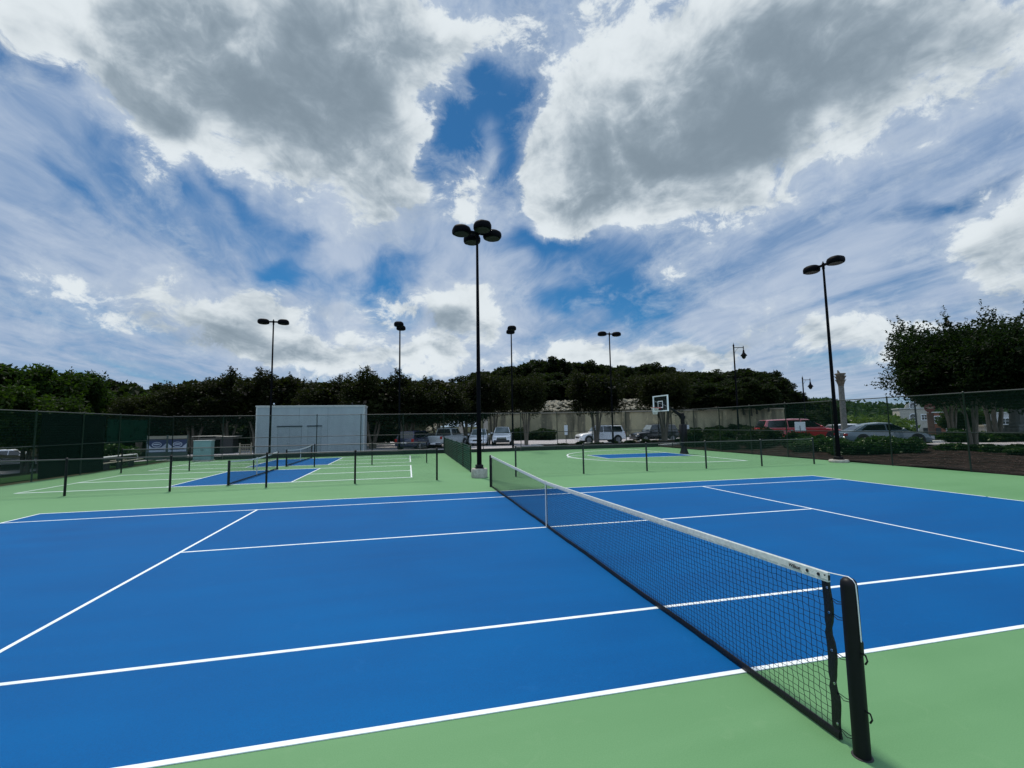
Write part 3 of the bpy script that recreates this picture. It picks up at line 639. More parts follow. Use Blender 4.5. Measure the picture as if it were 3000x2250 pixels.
for i in range(700):
    a = rs.uniform(.5, 8.4); s = rs.uniform(0, 7) * (a / 8.4) ** .6; _, r0, _ = hill(a, 500); z, _, _ = hill(a, r0 + s); ra = math.radians(a)
    pts.append((CX + (r0 + s) * math.sin(ra), CY + (r0 + s) * math.cos(ra), z + .05, .12 + .34 * rs.random() ** 2))
rocks('rubble', pts, 'pale limestone rubble on the slope above the retaining wall')

# ------------------------------------------------------------------ signs, lamps, columns
def post_sign(name, loc, label, h, panels, face=PI, pr=.03, group=None, pm='trim'):
    t = thing(name, label, 'sign', loc, face, group=group)
    b = MB(); b.lathe([(pr, 0), (pr, h)], (0, .03, 0), 8); b.build('post', M[pm], t, True)
    for (x0, x1, z0, z1, m) in panels: b = MB(); b.box(x0, x1, -.015, .0, z0, z1, b=.004); b.build('sign_face', M[m], t)
    return t
post_sign('parking_sign', (4.1, 52.5, 0), 'tiny white sign on a short post at the foot of the rubble slope', 1.2, [(-.2, .2, .5, 1.15, 'signw')], 0)
t = post_sign('parking_sign', (12.2, 38.6, .05), 'white sign in two panels between the pickup and the white parked car', 2.0, [(-.17, .17, 1.30, 1.92, 'signw'), (-.15, .15, .98, 1.26, 'signw')], -.1)
post_sign('parking_sign', (24.3, 36.9, .2), 'small pale sign seen behind the padded hoop post', 1.9, [(-.2, .2, 1.2, 1.6, 'signw')], -.2)
t = post_sign('notice_board', (23.3, 22.5, gh(23.3, 22.5)), 'white square notice in front of the red car, with one dark upright mark', 1.9, [(-.31, .31, 1.02, 1.66, 'signw')], -.72)
b = MB(); b.box(-.03, .015, -.022, -.0155, 1.05, 1.40); b.build('mark', M['trim'], t)
t = thing('round_sign', 'round dull red sign on a thick brown post near the houses', 'sign', (36.5, 23.6, .3), -.9)
b = MB(); b.box(-.20, .20, -.1, .1, -.3, 2.15, b=.03); b.build('post', mat('brown_post', (.075, .045, .032), .8, var=.2), t)
b = MB(); b.lathe([(.33, 0), (.33, .04)], (0, -.16, 2.55), 20, axis='y'); b.box(-.06, .06, -.12, -.02, 2.1, 2.6); f = b.build('sign_face', mat('dull_red_sign', (.10, .028, .022), .6, var=.15), t)
b = MB(); b.box(-.22, .22, -.175, -.165, 2.50, 2.60); b.build('bar', M['beige'], f)
def street_lamp(loc, rz, H, s, label):
    t = thing('street_lamp', label, 'street lamp', loc, rz, group='lantern street lamps')
    b = MB(); b.lathe([(.16, 0), (.16, .5), (.10, .6), (.085, 2.2), (.11, 2.25), (.085, 2.3), (.065, H - .1), (.09, H), (.03, H + .12), (.005, H + .3)], (0, 0, 0), 10); b.build('pole', M['pole'], t, True)
    b = MB(); b.tube([(0, 0, H - .22), (s, 0, H - .22)], .035, 6); b.tube([(.05, 0, H - .8), (s * .25, 0, H - .45), (s * .5, 0, H - .25)], .014, 5); b.lathe([(.04, H - .4), (.05, H - .2), (.03, H - .1), (.0, H)], (s, 0, 0), 8); b.build('arm', M['pole'], t, True)
    b = MB(); b.lathe([(.05, H - .42), (.09, H - .6), (.11, H - .75), (.30, H - 1.0), (.31, H - 1.05)], (s, 0, 0), 10); l = b.build('lantern', M['pole'], t, True)
    b = MB(); b.lathe([(.22, H - 1.06), (.16, H - 1.25), (.05, H - 1.36)], (s, 0, 0), 10); b.build('globe', M['lens'], l, True)
street_lamp((28.4, 34.7, .2), -.22, 9.3, .95, 'taller lantern street lamp rising in front of the dark trees on the slope')
street_lamp((43.3, 41.6, -.6), -.22, 7.7, .9, 'smaller lantern street lamp standing against the open sky')
def column(loc, r, h, label, bh=.8):
    t = thing('stone_column', label, 'column', loc, -.3, group='stone columns')
    b = MB(); b.box(-r * 1.35, r * 1.35, -r * 1.35, r * 1.35, -.5, bh, b=.05); b.box(-r * 1.2, r * 1.2, -r * 1.2, r * 1.2, bh, bh + .2, b=.05); b.build('pedestal', M['stone'], t)
    b = MB(); R = []
    for k in range(12):
        z = bh + .2 + (h - bh - .2) * k / 11; q = r * (1 - .10 * k / 11) * (1.12 if k == 0 else 1)
        R.append([(q * (1 - .05 * (i & 1)) * math.cos(2 * PI * i / 24), q * (1 - .05 * (i & 1)) * math.sin(2 * PI * i / 24), z) for i in range(24)])
    b.rings(R); b.build('shaft', M['stone'], t)
    b = MB(); b.lathe([(r * .95, h), (r * 1.0, h + .12), (r * .85, h + .15), (r * 1.05, h + .55), (r * 1.35, h + .95), (r * 1.4, h + 1.05)], (0, 0, 0), 16)
    for ring, (z0, rr, hh) in enumerate(((h + .15, .95, .45), (h + .5, 1.12, .45))):
        for i in range(8):
            a = 2 * PI * (i + .5 * ring) / 8; c, s = math.cos(a), math.sin(a); w_ = .11
            P = [(rr * r, z0), (rr * r + .08, z0 + hh * .6), (rr * r + .22, z0 + hh)]
            b.rings([[(c * q - s * w_ * f, s * q + c * w_ * f, z), (c * q + s * w_ * f, s * q - c * w_ * f, z), (c * (q - .05) , s * (q - .05), z)] for (q, z), f in zip(P, (1, 1.1, .2))])
    b.box(-r * 1.3, r * 1.3, -r * 1.3, r * 1.3, h + 1.05, h + 1.2, b=.03)
    b.tube([(-.1, 0, h + 1.15), (-.16, .05, h + 1.5)], [.14, .04], 6)
    b.build('capital', M['capital'], t)
column((36.75, 31.0, .1), .25, 5.1, 'grey stone column with a carved capital, directly behind the right light pole')
column((40.9, 20.9, .3), .46, 3.55, 'thick grey stone column at the right edge under the big tree', 1.0)
for (x, y, w_, lab) in ((45.2, 24.9, 1.1, 'low pale stone wall with flat caps, seen between the trunks at the right'), (46.6, 23.4, .55, 'short pale capped stone pier left of the thick grey column')):
    t = thing('low_wall', lab, 'wall', (x, y, .1), -.25)
    b = MB(); b.box(-w_, w_, -.3, .3, -.3, 1.15, b=.02); b.build('wall', M['conc'], t); b = MB(); b.box(-w_ - .1, -w_ + .5, -.4, .4, 1.15, 1.33, b=.03); b.box(w_ - .5, w_ + .1, -.4, .4, 1.15, 1.33, b=.03); b.build('cap', M['beige'], t)
t = thing('slim_mast', 'tall slim green mast in front of the left side of the big right tree', 'pole', (38.7, 26.2, .1))
b = MB(); b.lathe([(.11, 0), (.11, .5), (.075, .6), (.055, 5.0), (.02, 5.05)], (0, 0, 0), 10); b.build('pole', M['gpost'], t, True); b = MB(); b.lathe([(.17, -.05), (.17, .03)], (0, 0, 0), 12); b.build('base_plate', M['trim'], t)

# ------------------------------------------------------------------ far houses
def house(loc, rz, w_, d_, h, wallm, label, wins, gable=True, doors=()):
    t = thing('town_house', label, 'house', loc, rz)
    b = MB(); b.box(-w_ / 2, w_ / 2, 0, d_, -1.5, h)
    if gable: b.add([(-w_ * .32, -.12, h), (-w_ * .25, -.12, h + 1.0), (-w_ * .1, -.12, h + 1.5), (w_ * .1, -.12, h + 1.5), (w_ * .25, -.12, h + 1.0), (w_ * .32, -.12, h)] + [(-w_ * .32, .3, h), (-w_ * .25, .3, h + 1.0), (-w_ * .1, .3, h + 1.5), (w_ * .1, .3, h + 1.5), (w_ * .25, .3, h + 1.0), (w_ * .32, .3, h)],
        [(0, 1, 2, 3, 4, 5), (11, 10, 9, 8, 7, 6)] + [(i, i + 6, (i + 1) % 6 + 6, (i + 1) % 6) for i in range(6)])
    b.build('wall', wallm, t)
    b = MB(); b.box(-w_ / 2 - .2, w_ / 2 + .2, -.2, d_ + .2, h, h + .25, b=.04); b.build('cornice', M['coping'], t)
    for (x, z, ww, hh, arch) in wins:
        n = 8; oy = -.16 if z > h - .5 else -.03
        def outl(g, y): 
            p = [(x - ww / 2 - g, y, z - g), (x + ww / 2 + g, y, z - g), (x + ww / 2 + g, y, z + hh)]
            if arch: p += [(x + (ww / 2 + g) * math.cos(PI * i / n), y, z + hh + (ww / 2 + g) * math.sin(PI * i / n)) for i in range(1, n)]
            else: p[-1] = (x + ww / 2 + g, y, z + hh + g)
            p.append((x - ww / 2 - g, y, z + hh + (0 if arch else g))); return p
        b = MB(); b.rings([outl(.18, oy - .06), outl(.18, oy)]); f = b.build('window', M['white'], t)
        b = MB(); b.rings([outl(0, oy - .08), outl(0, oy - .061)]); b.build('pane', M['glass'], f)
        b = MB(); b.box(x - .03, x + .03, oy - .10, oy - .081, z, z + hh); b.box(x - ww / 2, x + ww / 2, oy - .10, oy - .0812, z + hh * .5, z + hh * .5 + .06); b.build('glazing_bar', M['white'], f)
    for (x, ww, hh) in doors: b = MB(); b.box(x - ww / 2, x + ww / 2, -.12, -.02, -1.2, hh); b.build('door', M['trim'], t)
    return t
hm1 = mat('pale_stucco', (.42, .40, .34), .85, var=.1, vs=1); hm2 = mat('brick_red_stucco', (.22, .075, .045), .85, var=.2, vs=1.5); hm3 = mat('white_stucco', (.5, .5, .48), .85)
house((119.8, 84.8, -2.3), -.75, 5.2, 8, 6.7, hm1, 'pale three-storey house with arched windows, left of the red one', [(0, 7.0, 1.0, .7, True), (-.1, 4.0, 1.1, .9, True), (0, 1.2, 1.1, 1.2, False), (2.0, 4.0, .9, 1.2, False)], doors=[(2.2, 1.2, 2.0)])
house((123.6, 81.0, -2.3), -.75, 4.4, 8, 5.6, hm2, 'orange-red house joined to the right of the pale one', [(-1.0, 3.2, 1.1, 1.5, False), (1.0, 3.2, 1.0, 1.5, False), (1.0, .7, 1.0, 1.3, False)], gable=False, doors=[(-1.0, 1.0, 2.0)])
house((127, 72.5, -2.3), -.75, 8, 8, 5.2, hm3, 'white house half hidden behind the trees at the right', [(-2, 2.8, 1.4, 1.2, False), (1.2, 2.8, 1.4, 1.2, False), (-1.2, .3, 2.8, 1.4, False)], gable=False)
t = thing('long_low_building', 'long low tan building behind the parked cars, in front of the distant wood', 'building', (96.5, 86.0, -2.4), -.72)
b = MB(); b.box(-13, 6, 0, 8, -.5, 3.0); b.build('wall', M['beige'], t)
b = MB(); b.rings([[(-13.6, -1, 3.0), (-13.6, 9, 3.0), (-13.6, 4, 4.3)], [(6.6, -1, 3.0), (6.6, 9, 3.0), (6.6, 4, 4.3)]]); b.build('roof', mat('tan_roof', (.30, .25, .20), .85, var=.1, vs=2), t)
for x in (-9, -3, 3): 
    b = MB(); b.box(x - .8, x + .8, -.04, -.01, .8, 2.1); b.build('window', M['glass'], t)
# ------------------------------------------------------------------ cars
_cm = {}
def paint(name, col, rough=.25, coat=.6): 
    if name not in _cm: _cm[name] = mat(name, col, rough, coat=coat, var=.03)
    return _cm[name]
def car(kind, m, label, loc, deg, group='parked cars', roofm=None, lights=True, length=None):
    """x forward, y left. body lofted along x, cabin lofted on top, glass set a few mm proud"""
    if kind == 'suv': L_, W_, belt, roof, hood, gr, wr = 5.1, 1.98, 1.12, 1.88, 1.10, .30, .39
    elif kind == 'wagon': L_, W_, belt, roof, hood, gr, wr = 5.0, 1.95, 1.05, 1.72, 1.02, .24, .36
    elif kind == 'pickup': L_, W_, belt, roof, hood, gr, wr = 5.6, 1.98, 1.18, 1.90, 1.14, .34, .40
    else: L_, W_, belt, roof, hood, gr, wr = 4.85, 1.85, .93, 1.44, .84, .18, .33
    if length: L_ = length
    t = thing('parked_car' if kind != 'pickup' else 'parked_pickup', label, 'car' if kind != 'pickup' else 'pickup truck', loc, math.radians(deg), group=group)
    h = L_ / 2; w = W_ / 2; b = MB()
    if kind == 'sedan':
        st = [(-h, .48, .80, .80), (-h + .08, .30, .90, .90), (-h + .5, .22, .96, .98), (-1.3, gr, .98, 1.0), (0, gr, .94, 1.0), (1.0, gr, .93, 1.0), (h - 1.2, gr, .88, .99), (h - .45, .2, .78, .94), (h - .12, .22, .66, .84), (h, .34, .56, .72)]
    elif kind == 'pickup':
        st = [(-h, .55, 1.10, .93), (-h + .06, .48, 1.17, .98), (-1.2, gr, 1.18, 1.0), (-.6, gr, 1.17, 1.0), (.9, gr, 1.17, 1.0), (h - 1.3, gr, 1.15, 1.0), (h - .25, gr, 1.06, .97), (h - .06, .36, .98, .92), (h, .42, .86, .88)]
    else:
        st = [(-h, .55, belt - .12, .90), (-h + .07, .42, belt, .97), (-h + .6, gr, belt, 1.0), (0, gr, belt, 1.0), (h - 1.6, gr, belt - .01, 1.0), (h - 1.2, gr, hood, .99), (h - .3, gr, hood - .10, .96), (h - .07, .32, hood - .20, .90), (h, .40, hood - .34, .84)]
    R = []
    for x, z0, z1, k in st:
        ww = w * k; zm = z0 + (z1 - z0) * .55
        R.append([(x, -ww * .88, z0), (x, -ww * .985, z0 + .1), (x, -ww, zm), (x, -ww * .965, z1 - .07), (x, -ww * .84, z1), (x, 0, z1 + .025), (x, ww * .84, z1), (x, ww * .965, z1 - .07), (x, ww, zm), (x, ww * .985, z0 + .1), (x, ww * .88, z0)])
    b.rings(R); b.build('body', m, t, True)
    # cabin
    if kind == 'sedan': cs = [(-h + .55, belt, .0), (-h + 1.25, roof - .08, .9), (-.35, roof, 1), (.25, roof - .03, 1), (h - 1.35, belt - .03, 0)]
    elif kind == 'pickup': cs = [(-.75, belt, 0), (-.68, roof - .05, .95), (.1, roof, 1), (.75, roof - .04, 1), (h - 1.35, belt - .02, 0)]
    elif kind == 'wagon': cs = [(-h + .12, belt, 0), (-h + .45, roof - .08, .9), (-.5, roof, 1), (.5, roof - .03, 1), (h - 1.25, belt - .02, 0)]
    else: cs = [(-h + .10, belt, 0), (-h + .38, roof - .06, .95), (-.6, roof, 1), (.55, roof - .04, 1), (h - 1.5, belt - .02, 0)]
    wb, wt = w * .90, w * .70; b = MB(); R = []
    def cw(z): return wb + (wt - wb) * (z - belt) / (roof - belt)
    for x, z, k in cs:
        z = max(z, belt + .002); a = cw(z)
        R.append([(x, -wb, belt - .05), (x, -(a + .0), z - .03 if k else z), (x, -a * .88, z), (x, 0, z + (.025 if k else 0)), (x, a * .88, z), (x, a, z - .03 if k else z), (x, wb, belt - .05)])
    b.rings(R); b.build('cabin', roofm or m, t, True)
    x0, x1, x2, x3, x4 = [c[0] for c in cs]; zr = roof - .11
    def sidepoly(pts, m_, nm, par=t):
        for s in (-1, 1):
            b = MB(); P = [(x, s * (cw(z) + .012), z) for x, z in pts]; Q = [(x, s * (cw(z) - .01), z) for x, z in pts]; b.rings([P, Q]); b.build(nm, m_, par)
    zb = belt + .05; fr = x3 + (x4 - x3) * .12; fb = x4 - (x4 - x3) * .20; rb = x0 + (x1 - x0) * .55; rt = x1 + .10
    if kind == 'sedan': rb = x0 + .38; rt = x1 + .12
    mid = (x2 + x3) / 2 - .05; m2 = mid - .95 if kind != 'pickup' else None
    sidepoly([(mid + .04, zb), (fb, zb), (fr, zr), (mid + .04, zr)], M['glass'], 'side_window')
    if kind == 'pickup': sidepoly([(x0 + .18, zb), (mid - .04, zb), (mid - .04, zr), (x1 + .14, zr)], M['glass'], 'side_window')
    elif kind == 'sedan': sidepoly([(rb, zb), (mid - .04, zb), (mid - .04, zr), (rt, zr - .04)], M['glass'], 'side_window')
    else:
        sidepoly([(m2 + .04, zb), (mid - .04, zb), (mid - .04, zr), (m2 + .04, zr)], M['glass'], 'side_window')
        sidepoly([(rb + .1, zb), (m2 - .04, zb), (m2 - .04, zr), (rt, zr)], M['glass'], 'side_window')
    for (xa, za, xb_, zb_, nm, gm) in ((x4 - .05, belt + .03, x3 + .02, roof - .07, 'windscreen', M['wshield']), (x0 + .02, belt + .04, x1 - .01, roof - .12, 'rear_window', M['glass'])):
        s = .02 if nm == 'windscreen' else -.02; b = MB(); ya, yb = cw(za) * .90, cw(zb_) * .86
        b.rings([[(xa + s, -ya, za + .01), (xa + s, ya, za + .01), (xb_ + s, yb, zb_ + .02), (xb_ + s, -yb, zb_ + .02)], [(xa - s, -ya, za - .01), (xa - s, ya, za - .01), (xb_ - s, yb, zb_ - .02), (xb_ - s, -yb, zb_ - .02)]]); b.build(nm, gm, t)
    # wheels
    wx = (-h + .95 if kind != 'sedan' else -h + .98, h - .93)
    for x in wx:
        for s in (-1, 1):
            b = MB(); b.lathe([(wr + .07, -.005), (wr + .07, .008)], (x, s * (w * 1.0) - .002, wr + .02), 20, axis='y'); b.build('wheel_arch', M['trim'], t)
            yy = s * (w - .10); b = MB(); b.lathe([(wr * .66, -.11), (wr * .93, -.12), (wr, -.07), (wr, .07), (wr * .93, .12), (wr * .66, .11)], (x, yy + s * .02, wr - .01), 20, axis='y'); wh = b.build('wheel', M['tyre'], t, True)
            b = MB(); b.lathe([(wr * .62, 0), (wr * .66, .03)], (x, yy + s * .115 + .0, wr - .01), 14, axis='y')
            for k in range(5):
                a = 2 * PI * k / 5; c_, s_ = math.cos(a), math.sin(a); b.tube([(x + c_ * .06, yy + s * .15, wr - .01 + s_ * .06), (x + c_ * wr * .6, yy + s * .15, wr - .01 + s_ * wr * .6)], .03, 5)
            b.build('rim', M['rim'], wh, True)
    # front, rear and side details
    fz = st[-1][2]; 
    b = MB(); b.box(h - .05, h + .03, -w * .50, w * .50, fz - (.22 if kind != 'pickup' else .38), fz - .02, b=.01); g = b.build('grille', M['trim'], t)
    if kind in ('suv', 'pickup'): b = MB(); b.box(h + .03, h + .045, -w * .48, w * .48, fz - .14, fz - .09); b.build('grille_bar', M['chrome'], g)
    for s in (-1, 1):
        b = MB(); ya, yb = sorted((s * w * .54, s * w * .84)); b.box(h - .22, h + .005, ya, yb, fz - .16, fz + .03, b=.02); b.build('headlight', M['hlamp'], t)
        b = MB(); ya, yb = sorted((s * w * .70, s * w * .93)); zz = belt - .30; b.box(-h - .012, -h + .16, ya, yb, zz, zz + (.26 if kind != 'sedan' else .14), b=.01); b.build('tail_light', M['tlamp'], t)
        b = MB(); ya, yb = sorted((s * (w + .0), s * (w + .20))); b.box(fb - .25, fb - .12, ya, yb, belt + .02, belt + .17, b=.03); b.build('mirror', m, t)
        b = MB(); ya, yb = sorted((s * (w * .97), s * (w * 1.012))); b.box(wx[0] + wr + .1, wx[1] - wr - .1, ya, yb, gr + .0, gr + .10, b=.008); b.build('side_step', M['trim'], t)
        for xx in (mid + .12, mid - .85): b = MB(); b.box(xx, xx + .16, ya, yb, belt - .17, belt - .14); b.build('door_handle', M['chrome'], t)
    b = MB(); b.box(h - .10, h + .06, -w * .80, w * .80, .32, .50 if kind != 'pickup' else .58, b=.03); b.build('front_bumper', m if kind != 'pickup' else M['trim'], t)
    b = MB(); b.box(-h - .07, -h + .1, -w * .86, w * .86, .38, .58, b=.03); b.build('rear_bumper', M['chrome'] if kind == 'pickup' else m, t)
    b = MB(); b.box(-h - .08, -h - .071, -.26, .26, .62 if kind != 'pickup' else .42, .74 if kind != 'pickup' else .54); b.build('number_plate', M['signw'], t)
    if kind == 'pickup':
        b = MB(); b.box(-h + .1, -.85, -w * .84, w * .84, 1.195, 1.21); b.build('bed', M['trim'], t)
    if kind == 'suv':
        for s in (-1, 1): b = MB(); b.tube([(-h + .6, s * wt * .82, roof + .05), (.4, s * wt * .82, roof + .05)], .022, 6); b.build('roof_rail', M['trim'], t)
    return t
W_ = paint('white_car_paint', (.82, .84, .85)); BKP = paint('black_car_paint', (.006, .007, .010)); BLU = paint('dark_blue_car_paint', (.008, .010, .035))
SIL = paint('silver_car_paint', (.32, .35, .35)); REDP = paint('dark_red_car_paint', (.34, .007, .013)); GRY = paint('grey_blue_car_paint', (.12, .165, .185), .2)
car('suv', W_, 'white estate car parked side-on in front of the beige wall', (17.4, 42.4, 0), 178)
car('suv', BKP, 'black car parked to the right of the white one, behind the basketball court', (23.6, 42.0, 0), 181)
car('pickup', W_, 'white pickup with dark front facing the court, left of the beige wall', (7.15, 44.6, 0), 256)
car('wagon', W_, 'pale car mostly hidden behind the tall centre lamp', (4.7, 44.8, 0), 256)
car('pickup', SIL, 'silver pickup seen from behind, next to the dark blue car', (1.0, 41.6, 0), 58)
car('wagon', BLU, 'dark blue car seen from behind, just right of the pale building', (-1.9, 39.6, 0), 62)
car('wagon', REDP, 'dark red car with pale roof edges behind the right fence', (25.9, 25.4, gh(25.9, 25.4) + .12), -19, roofm=paint('dark_red_roof_paint', (.42, .12, .13)), length=5.7)
car('sedan', GRY, 'sleek grey-blue car behind the shrubs at the right', (27.2, 20.1, gh(27.2, 20.1) + .05), -27)
car('wagon', W_, 'white car just ahead of the red one, only its front showing', (41.5, 34.3, -.1), -15)
car('wagon', W_, 'white car far off at the left edge below the trees', (-40.0, 50.6, gh(-40.0, 50.6) + .05), 12)
# ------------------------------------------------------------------ trees and shrubs
def leaf(b, p, s, R, up=.0):
    n = Vector((R.gauss(0, 1), R.gauss(0, 1), R.gauss(0, 1) + up)).normalized(); a = n.orthogonal().normalized(); q = Matrix.Rotation(R.uniform(0, 6.28), 3, n); a = q @ a; c = n.cross(a)
    a *= s; c *= s * R.uniform(.38, .6); m = n * s * .18
    b.v += [tuple(p - a), tuple(p + c + m), tuple(p + a), tuple(p - c + m)]; k = len(b.v); b.f.append((k - 4, k - 3, k - 2, k - 1)); b.m.append(0)
def crown_mesh(seed, rx, z0, z1, n, ls, nm, mats, spikes=0, clusters=34, fr=(.62, .86), cr=(.24, .42), flat=.0, gap=.0, flowers=0, lop=None, core=True):
    """leaves in clumps over a lumpy crown between z0 and z1; bigger dark leaves fill the middle; shoots stand out at the top"""
    R = random.Random(seed); b = MB(); rz_ = (z1 - z0) / 2; zc = (z0 + z1) / 2; C_ = []
    for i in range(clusters):
        a = R.uniform(0, 6.283); u = R.uniform(-.92, .80); k = max(0, 1 - u * u) ** .36; f = R.uniform(*fr)
        sx = 1 + .18 * math.sin(a * 2 + seed) + .12 * math.sin(a * 3 + seed * 2)
        if u < 0: k = k * .5 + .5 * (1 - abs(u)) ** .3
        p = Vector((math.cos(a) * k * rx * f * sx, math.sin(a) * k * rx * f * sx, zc + u * rz_ * f))
        if lop: p.x += lop[0] * (1 - u) * .5 * abs(math.cos(a)); 
        C_.append((p, R.uniform(*cr) * rx * .9))
    tot = sum(r * r for _, r in C_)
    for p, r in C_:
        for i in range(int(n * r * r / tot)):
            d = Vector((R.gauss(0, 1), R.gauss(0, 1), R.gauss(0, 1))).normalized(); q = p + d * r * (R.random() ** .45) * R.uniform(.85, 1.15)
            leaf(b, q, ls * R.uniform(.6, 1.3), R)
    if core:
        for i in range(int(n * .12)):
            d = Vector((R.gauss(0, 1), R.gauss(0, 1), R.gauss(0, 1))).normalized() * (R.random() ** .33) * .74
            leaf(b, Vector((d.x * rx, d.y * rx, zc + d.z * rz_)), ls * 2.6, R)
    for i in range(spikes):
        p, r = C_[R.randrange(len(C_))]
        d = Vector((p.x / rx * .8 + R.uniform(-.3, .3), p.y / rx * .8 + R.uniform(-.3, .3), (p.z - zc) / rz_ + R.uniform(.2, 1.0)))
        if d.z < 0: d.z *= .3
        d.x += R.uniform(-.35, .35); d.y += R.uniform(-.35, .35); d.normalize(); s = p + d * r * .7; Ls = R.uniform(.4, 1.1) * rx * .26
        for k in range(int(Ls / ls * 2.4)):
            f = k / (Ls / ls * 2.4); leaf(b, s + d * Ls * f + Vector((R.uniform(-1, 1), R.uniform(-1, 1), R.uniform(-.5, .5))) * ls * (1.2 - .6 * f), ls * (1.1 - .5 * f), R)
    me = b.mesh(nm, mats)
    if flowers:
        k = len(b.f); idx = [0] * k
        for i in range(flowers):
            j = R.randrange(k)
            for q in range(j, min(k, j + 3)): idx[q] = 1
        me.polygons.foreach_set('material_index', idx)
    return me
def stems_mesh(seed, H, n, spread, r, nm, m, zt=.75):
    R = random.Random(seed); b = MB()
    for i in range(n):
        a = 2 * PI * i / n + R.uniform(-.4, .4); l = spread * R.uniform(.7, 1.2); pts = []; rad = []
        for k in range(8):
            f = k / 7; q = .12 * (n > 1) + l * (f ** 1.25); pts.append((math.cos(a) * q + R.uniform(-.04, .04), math.sin(a) * q + R.uniform(-.04, .04), H * zt * f)); rad.append(r * (1 - .72 * f) * (1.25 if k == 0 else 1))
        b.tube(pts, rad, 7)
        for s in range(3):
            k = R.randrange(3, 7); p = Vector(pts[k]); e = a + R.uniform(-1.2, 1.2); b.tube([p, p + Vector((math.cos(e) * .3, math.sin(e) * .3, .55)), p + Vector((math.cos(e) * .5, math.sin(e) * .5, 1.1))], [rad[k] * .6, rad[k] * .35, rad[k] * .12], 5)
    return b.mesh(nm, m, True)
# one crown of each kind; size of the reference crown is (radius, height)
KIND = {}
KIND['myrtle'] = [(crown_mesh(10 + i, 2.4, 1.7, 7.6, 15000, .105, 'crown', [M['leafA'], M['flower']], spikes=230, clusters=52, flowers=150, fr=(.5, .92), cr=(.18, .40)), stems_mesh(20 + i, 7.6, 4, 1.1, .10, 'trunk', M['bark']), 2.4, 7.6) for i in range(3)]
KIND['lawnmyrtle'] = [(crown_mesh(40 + i, 3.0, 3.3, 8.2, 17000, .115, 'crown', [M['leafA'], M['flower']], spikes=80, clusters=44, flowers=30), stems_mesh(50 + i, 8.2, 5, .8, .12, 'trunk', M['bark']), 3.0, 8.2) for i in range(2)]
KIND['oak'] = [(crown_mesh(60 + i, 3.5, 1.5, 9.0, 7500, .24, 'crown', [M['leafB'], M['flower']], clusters=38, fr=(.55, .95), cr=(.16, .36)), stems_mesh(70 + i, 9, 1, .5, .2, 'trunk', M['dbark']), 3.5, 9.0) for i in range(3)]
KIND['bright'] = [(crown_mesh(80 + i, 3.2, 2.4, 10.0, 9500, .20, 'crown', [M['leafC'], M['flower']], clusters=40, spikes=26, core=True), stems_mesh(90 + i, 10, 2, .8, .16, 'trunk', M['dbark']), 3.2, 10.0) for i in range(2)]
KIND['big'] = [(crown_mesh(100, 4.6, 2.3, 7.9, 52000, .10, 'crown', [M['leafD'], M['flower']], spikes=300, clusters=95, flowers=20, fr=(.5, .97), cr=(.14, .35)), stems_mesh(101, 7.8, 4, .55, .10, 'trunk', M['bark'], .6), 4.6, 7.8)]
def tree(kind, v, x, y, z, H, r, label, cat='tree', group=None, nm='tree', rz=None):
    cm, sm, r0, h0 = KIND[kind][v % len(KIND[kind])]
    t = thing(nm, label, cat, (x, y, z), rz if rz is not None else (x * 7.3 + y * 3.1) % 6.28, group=group, scale=(r / r0, r / r0, H / h0))
    link('crown', cm, t); link('trunk', sm, t); return t
ROW = [(-22.9, 46.4, 7.7, 3.3), (-20.2, 47.2, 8.2, 3.19), (-17.2, 46.2, 8.0, 3.3), (-14.4, 45.7, 8.1, 3.19), (-11.3, 44.8, 7.4, 3.19), (-8.8, 46.5, 7.7, 2.86), (-6.1, 42.6, 7.8, 3.19), (-3.0, 42.9, 7.7, 3.08), (0.2, 42.4, 7.4, 3.08), (3.6, 46.6, 7.8, 3.19)]
RL = ['dark tree with faded blossom, leftmost of the row behind the building', 'dark tree with faded blossom, second from the left in the row behind the building', 'dark tree standing left of the two-headed lamp at the building', 'dark tree rising right behind the two-headed lamp at the building', 'dark tree rising over the middle of the pale building', 'lower tree in the gap over the right part of the pale building', 'dark tree over the right end of the pale building, left of the lamp', 'dark tree directly behind the lamp right of the building', 'dark tree above the dark blue car and the silver pickup', 'dark tree directly behind the tallest centre lamp']
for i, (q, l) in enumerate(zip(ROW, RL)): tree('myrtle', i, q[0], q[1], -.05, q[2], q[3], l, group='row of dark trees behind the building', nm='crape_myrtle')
for i, (x, y, h, r) in enumerate([(-24.5, 50, 6.6, 3.2), (-19, 51, 6.4, 3.2), (-13, 50.5, 6.4, 3.2), (-7.5, 50.5, 6.4, 3.2), (-2.5, 50, 6.2, 3.0), (-27.5, 46.5, 5.8, 2.6)]): tree('lawnmyrtle', i, x, y, -.1, h, r, 'dark tree filling the shade between the trunks behind the building', group='shaded trees behind the row', nm='shade_tree')
for i, (x, y, h, r, l) in enumerate([(6.4, 46.0, 8.3, 2.7, 'round-headed tree behind the single lamp, left of the white pickup'), (9.0, 41.6, 7.4, 2.3, 'dark tree on pale stems beside the single lamp and the white pickup'), (16.3, 43.0 - 2.2, 7.9, 3.0, 'broad dark tree whose stems stand in front of the white parked car'), (22.5, 38.1, 7.5, 3.1, 'broad dark tree behind the basketball board, its stems before the black car')]):
    tree('lawnmyrtle', i, x, y, 0, h, r, l, group='trees along the car park', nm='crape_myrtle')
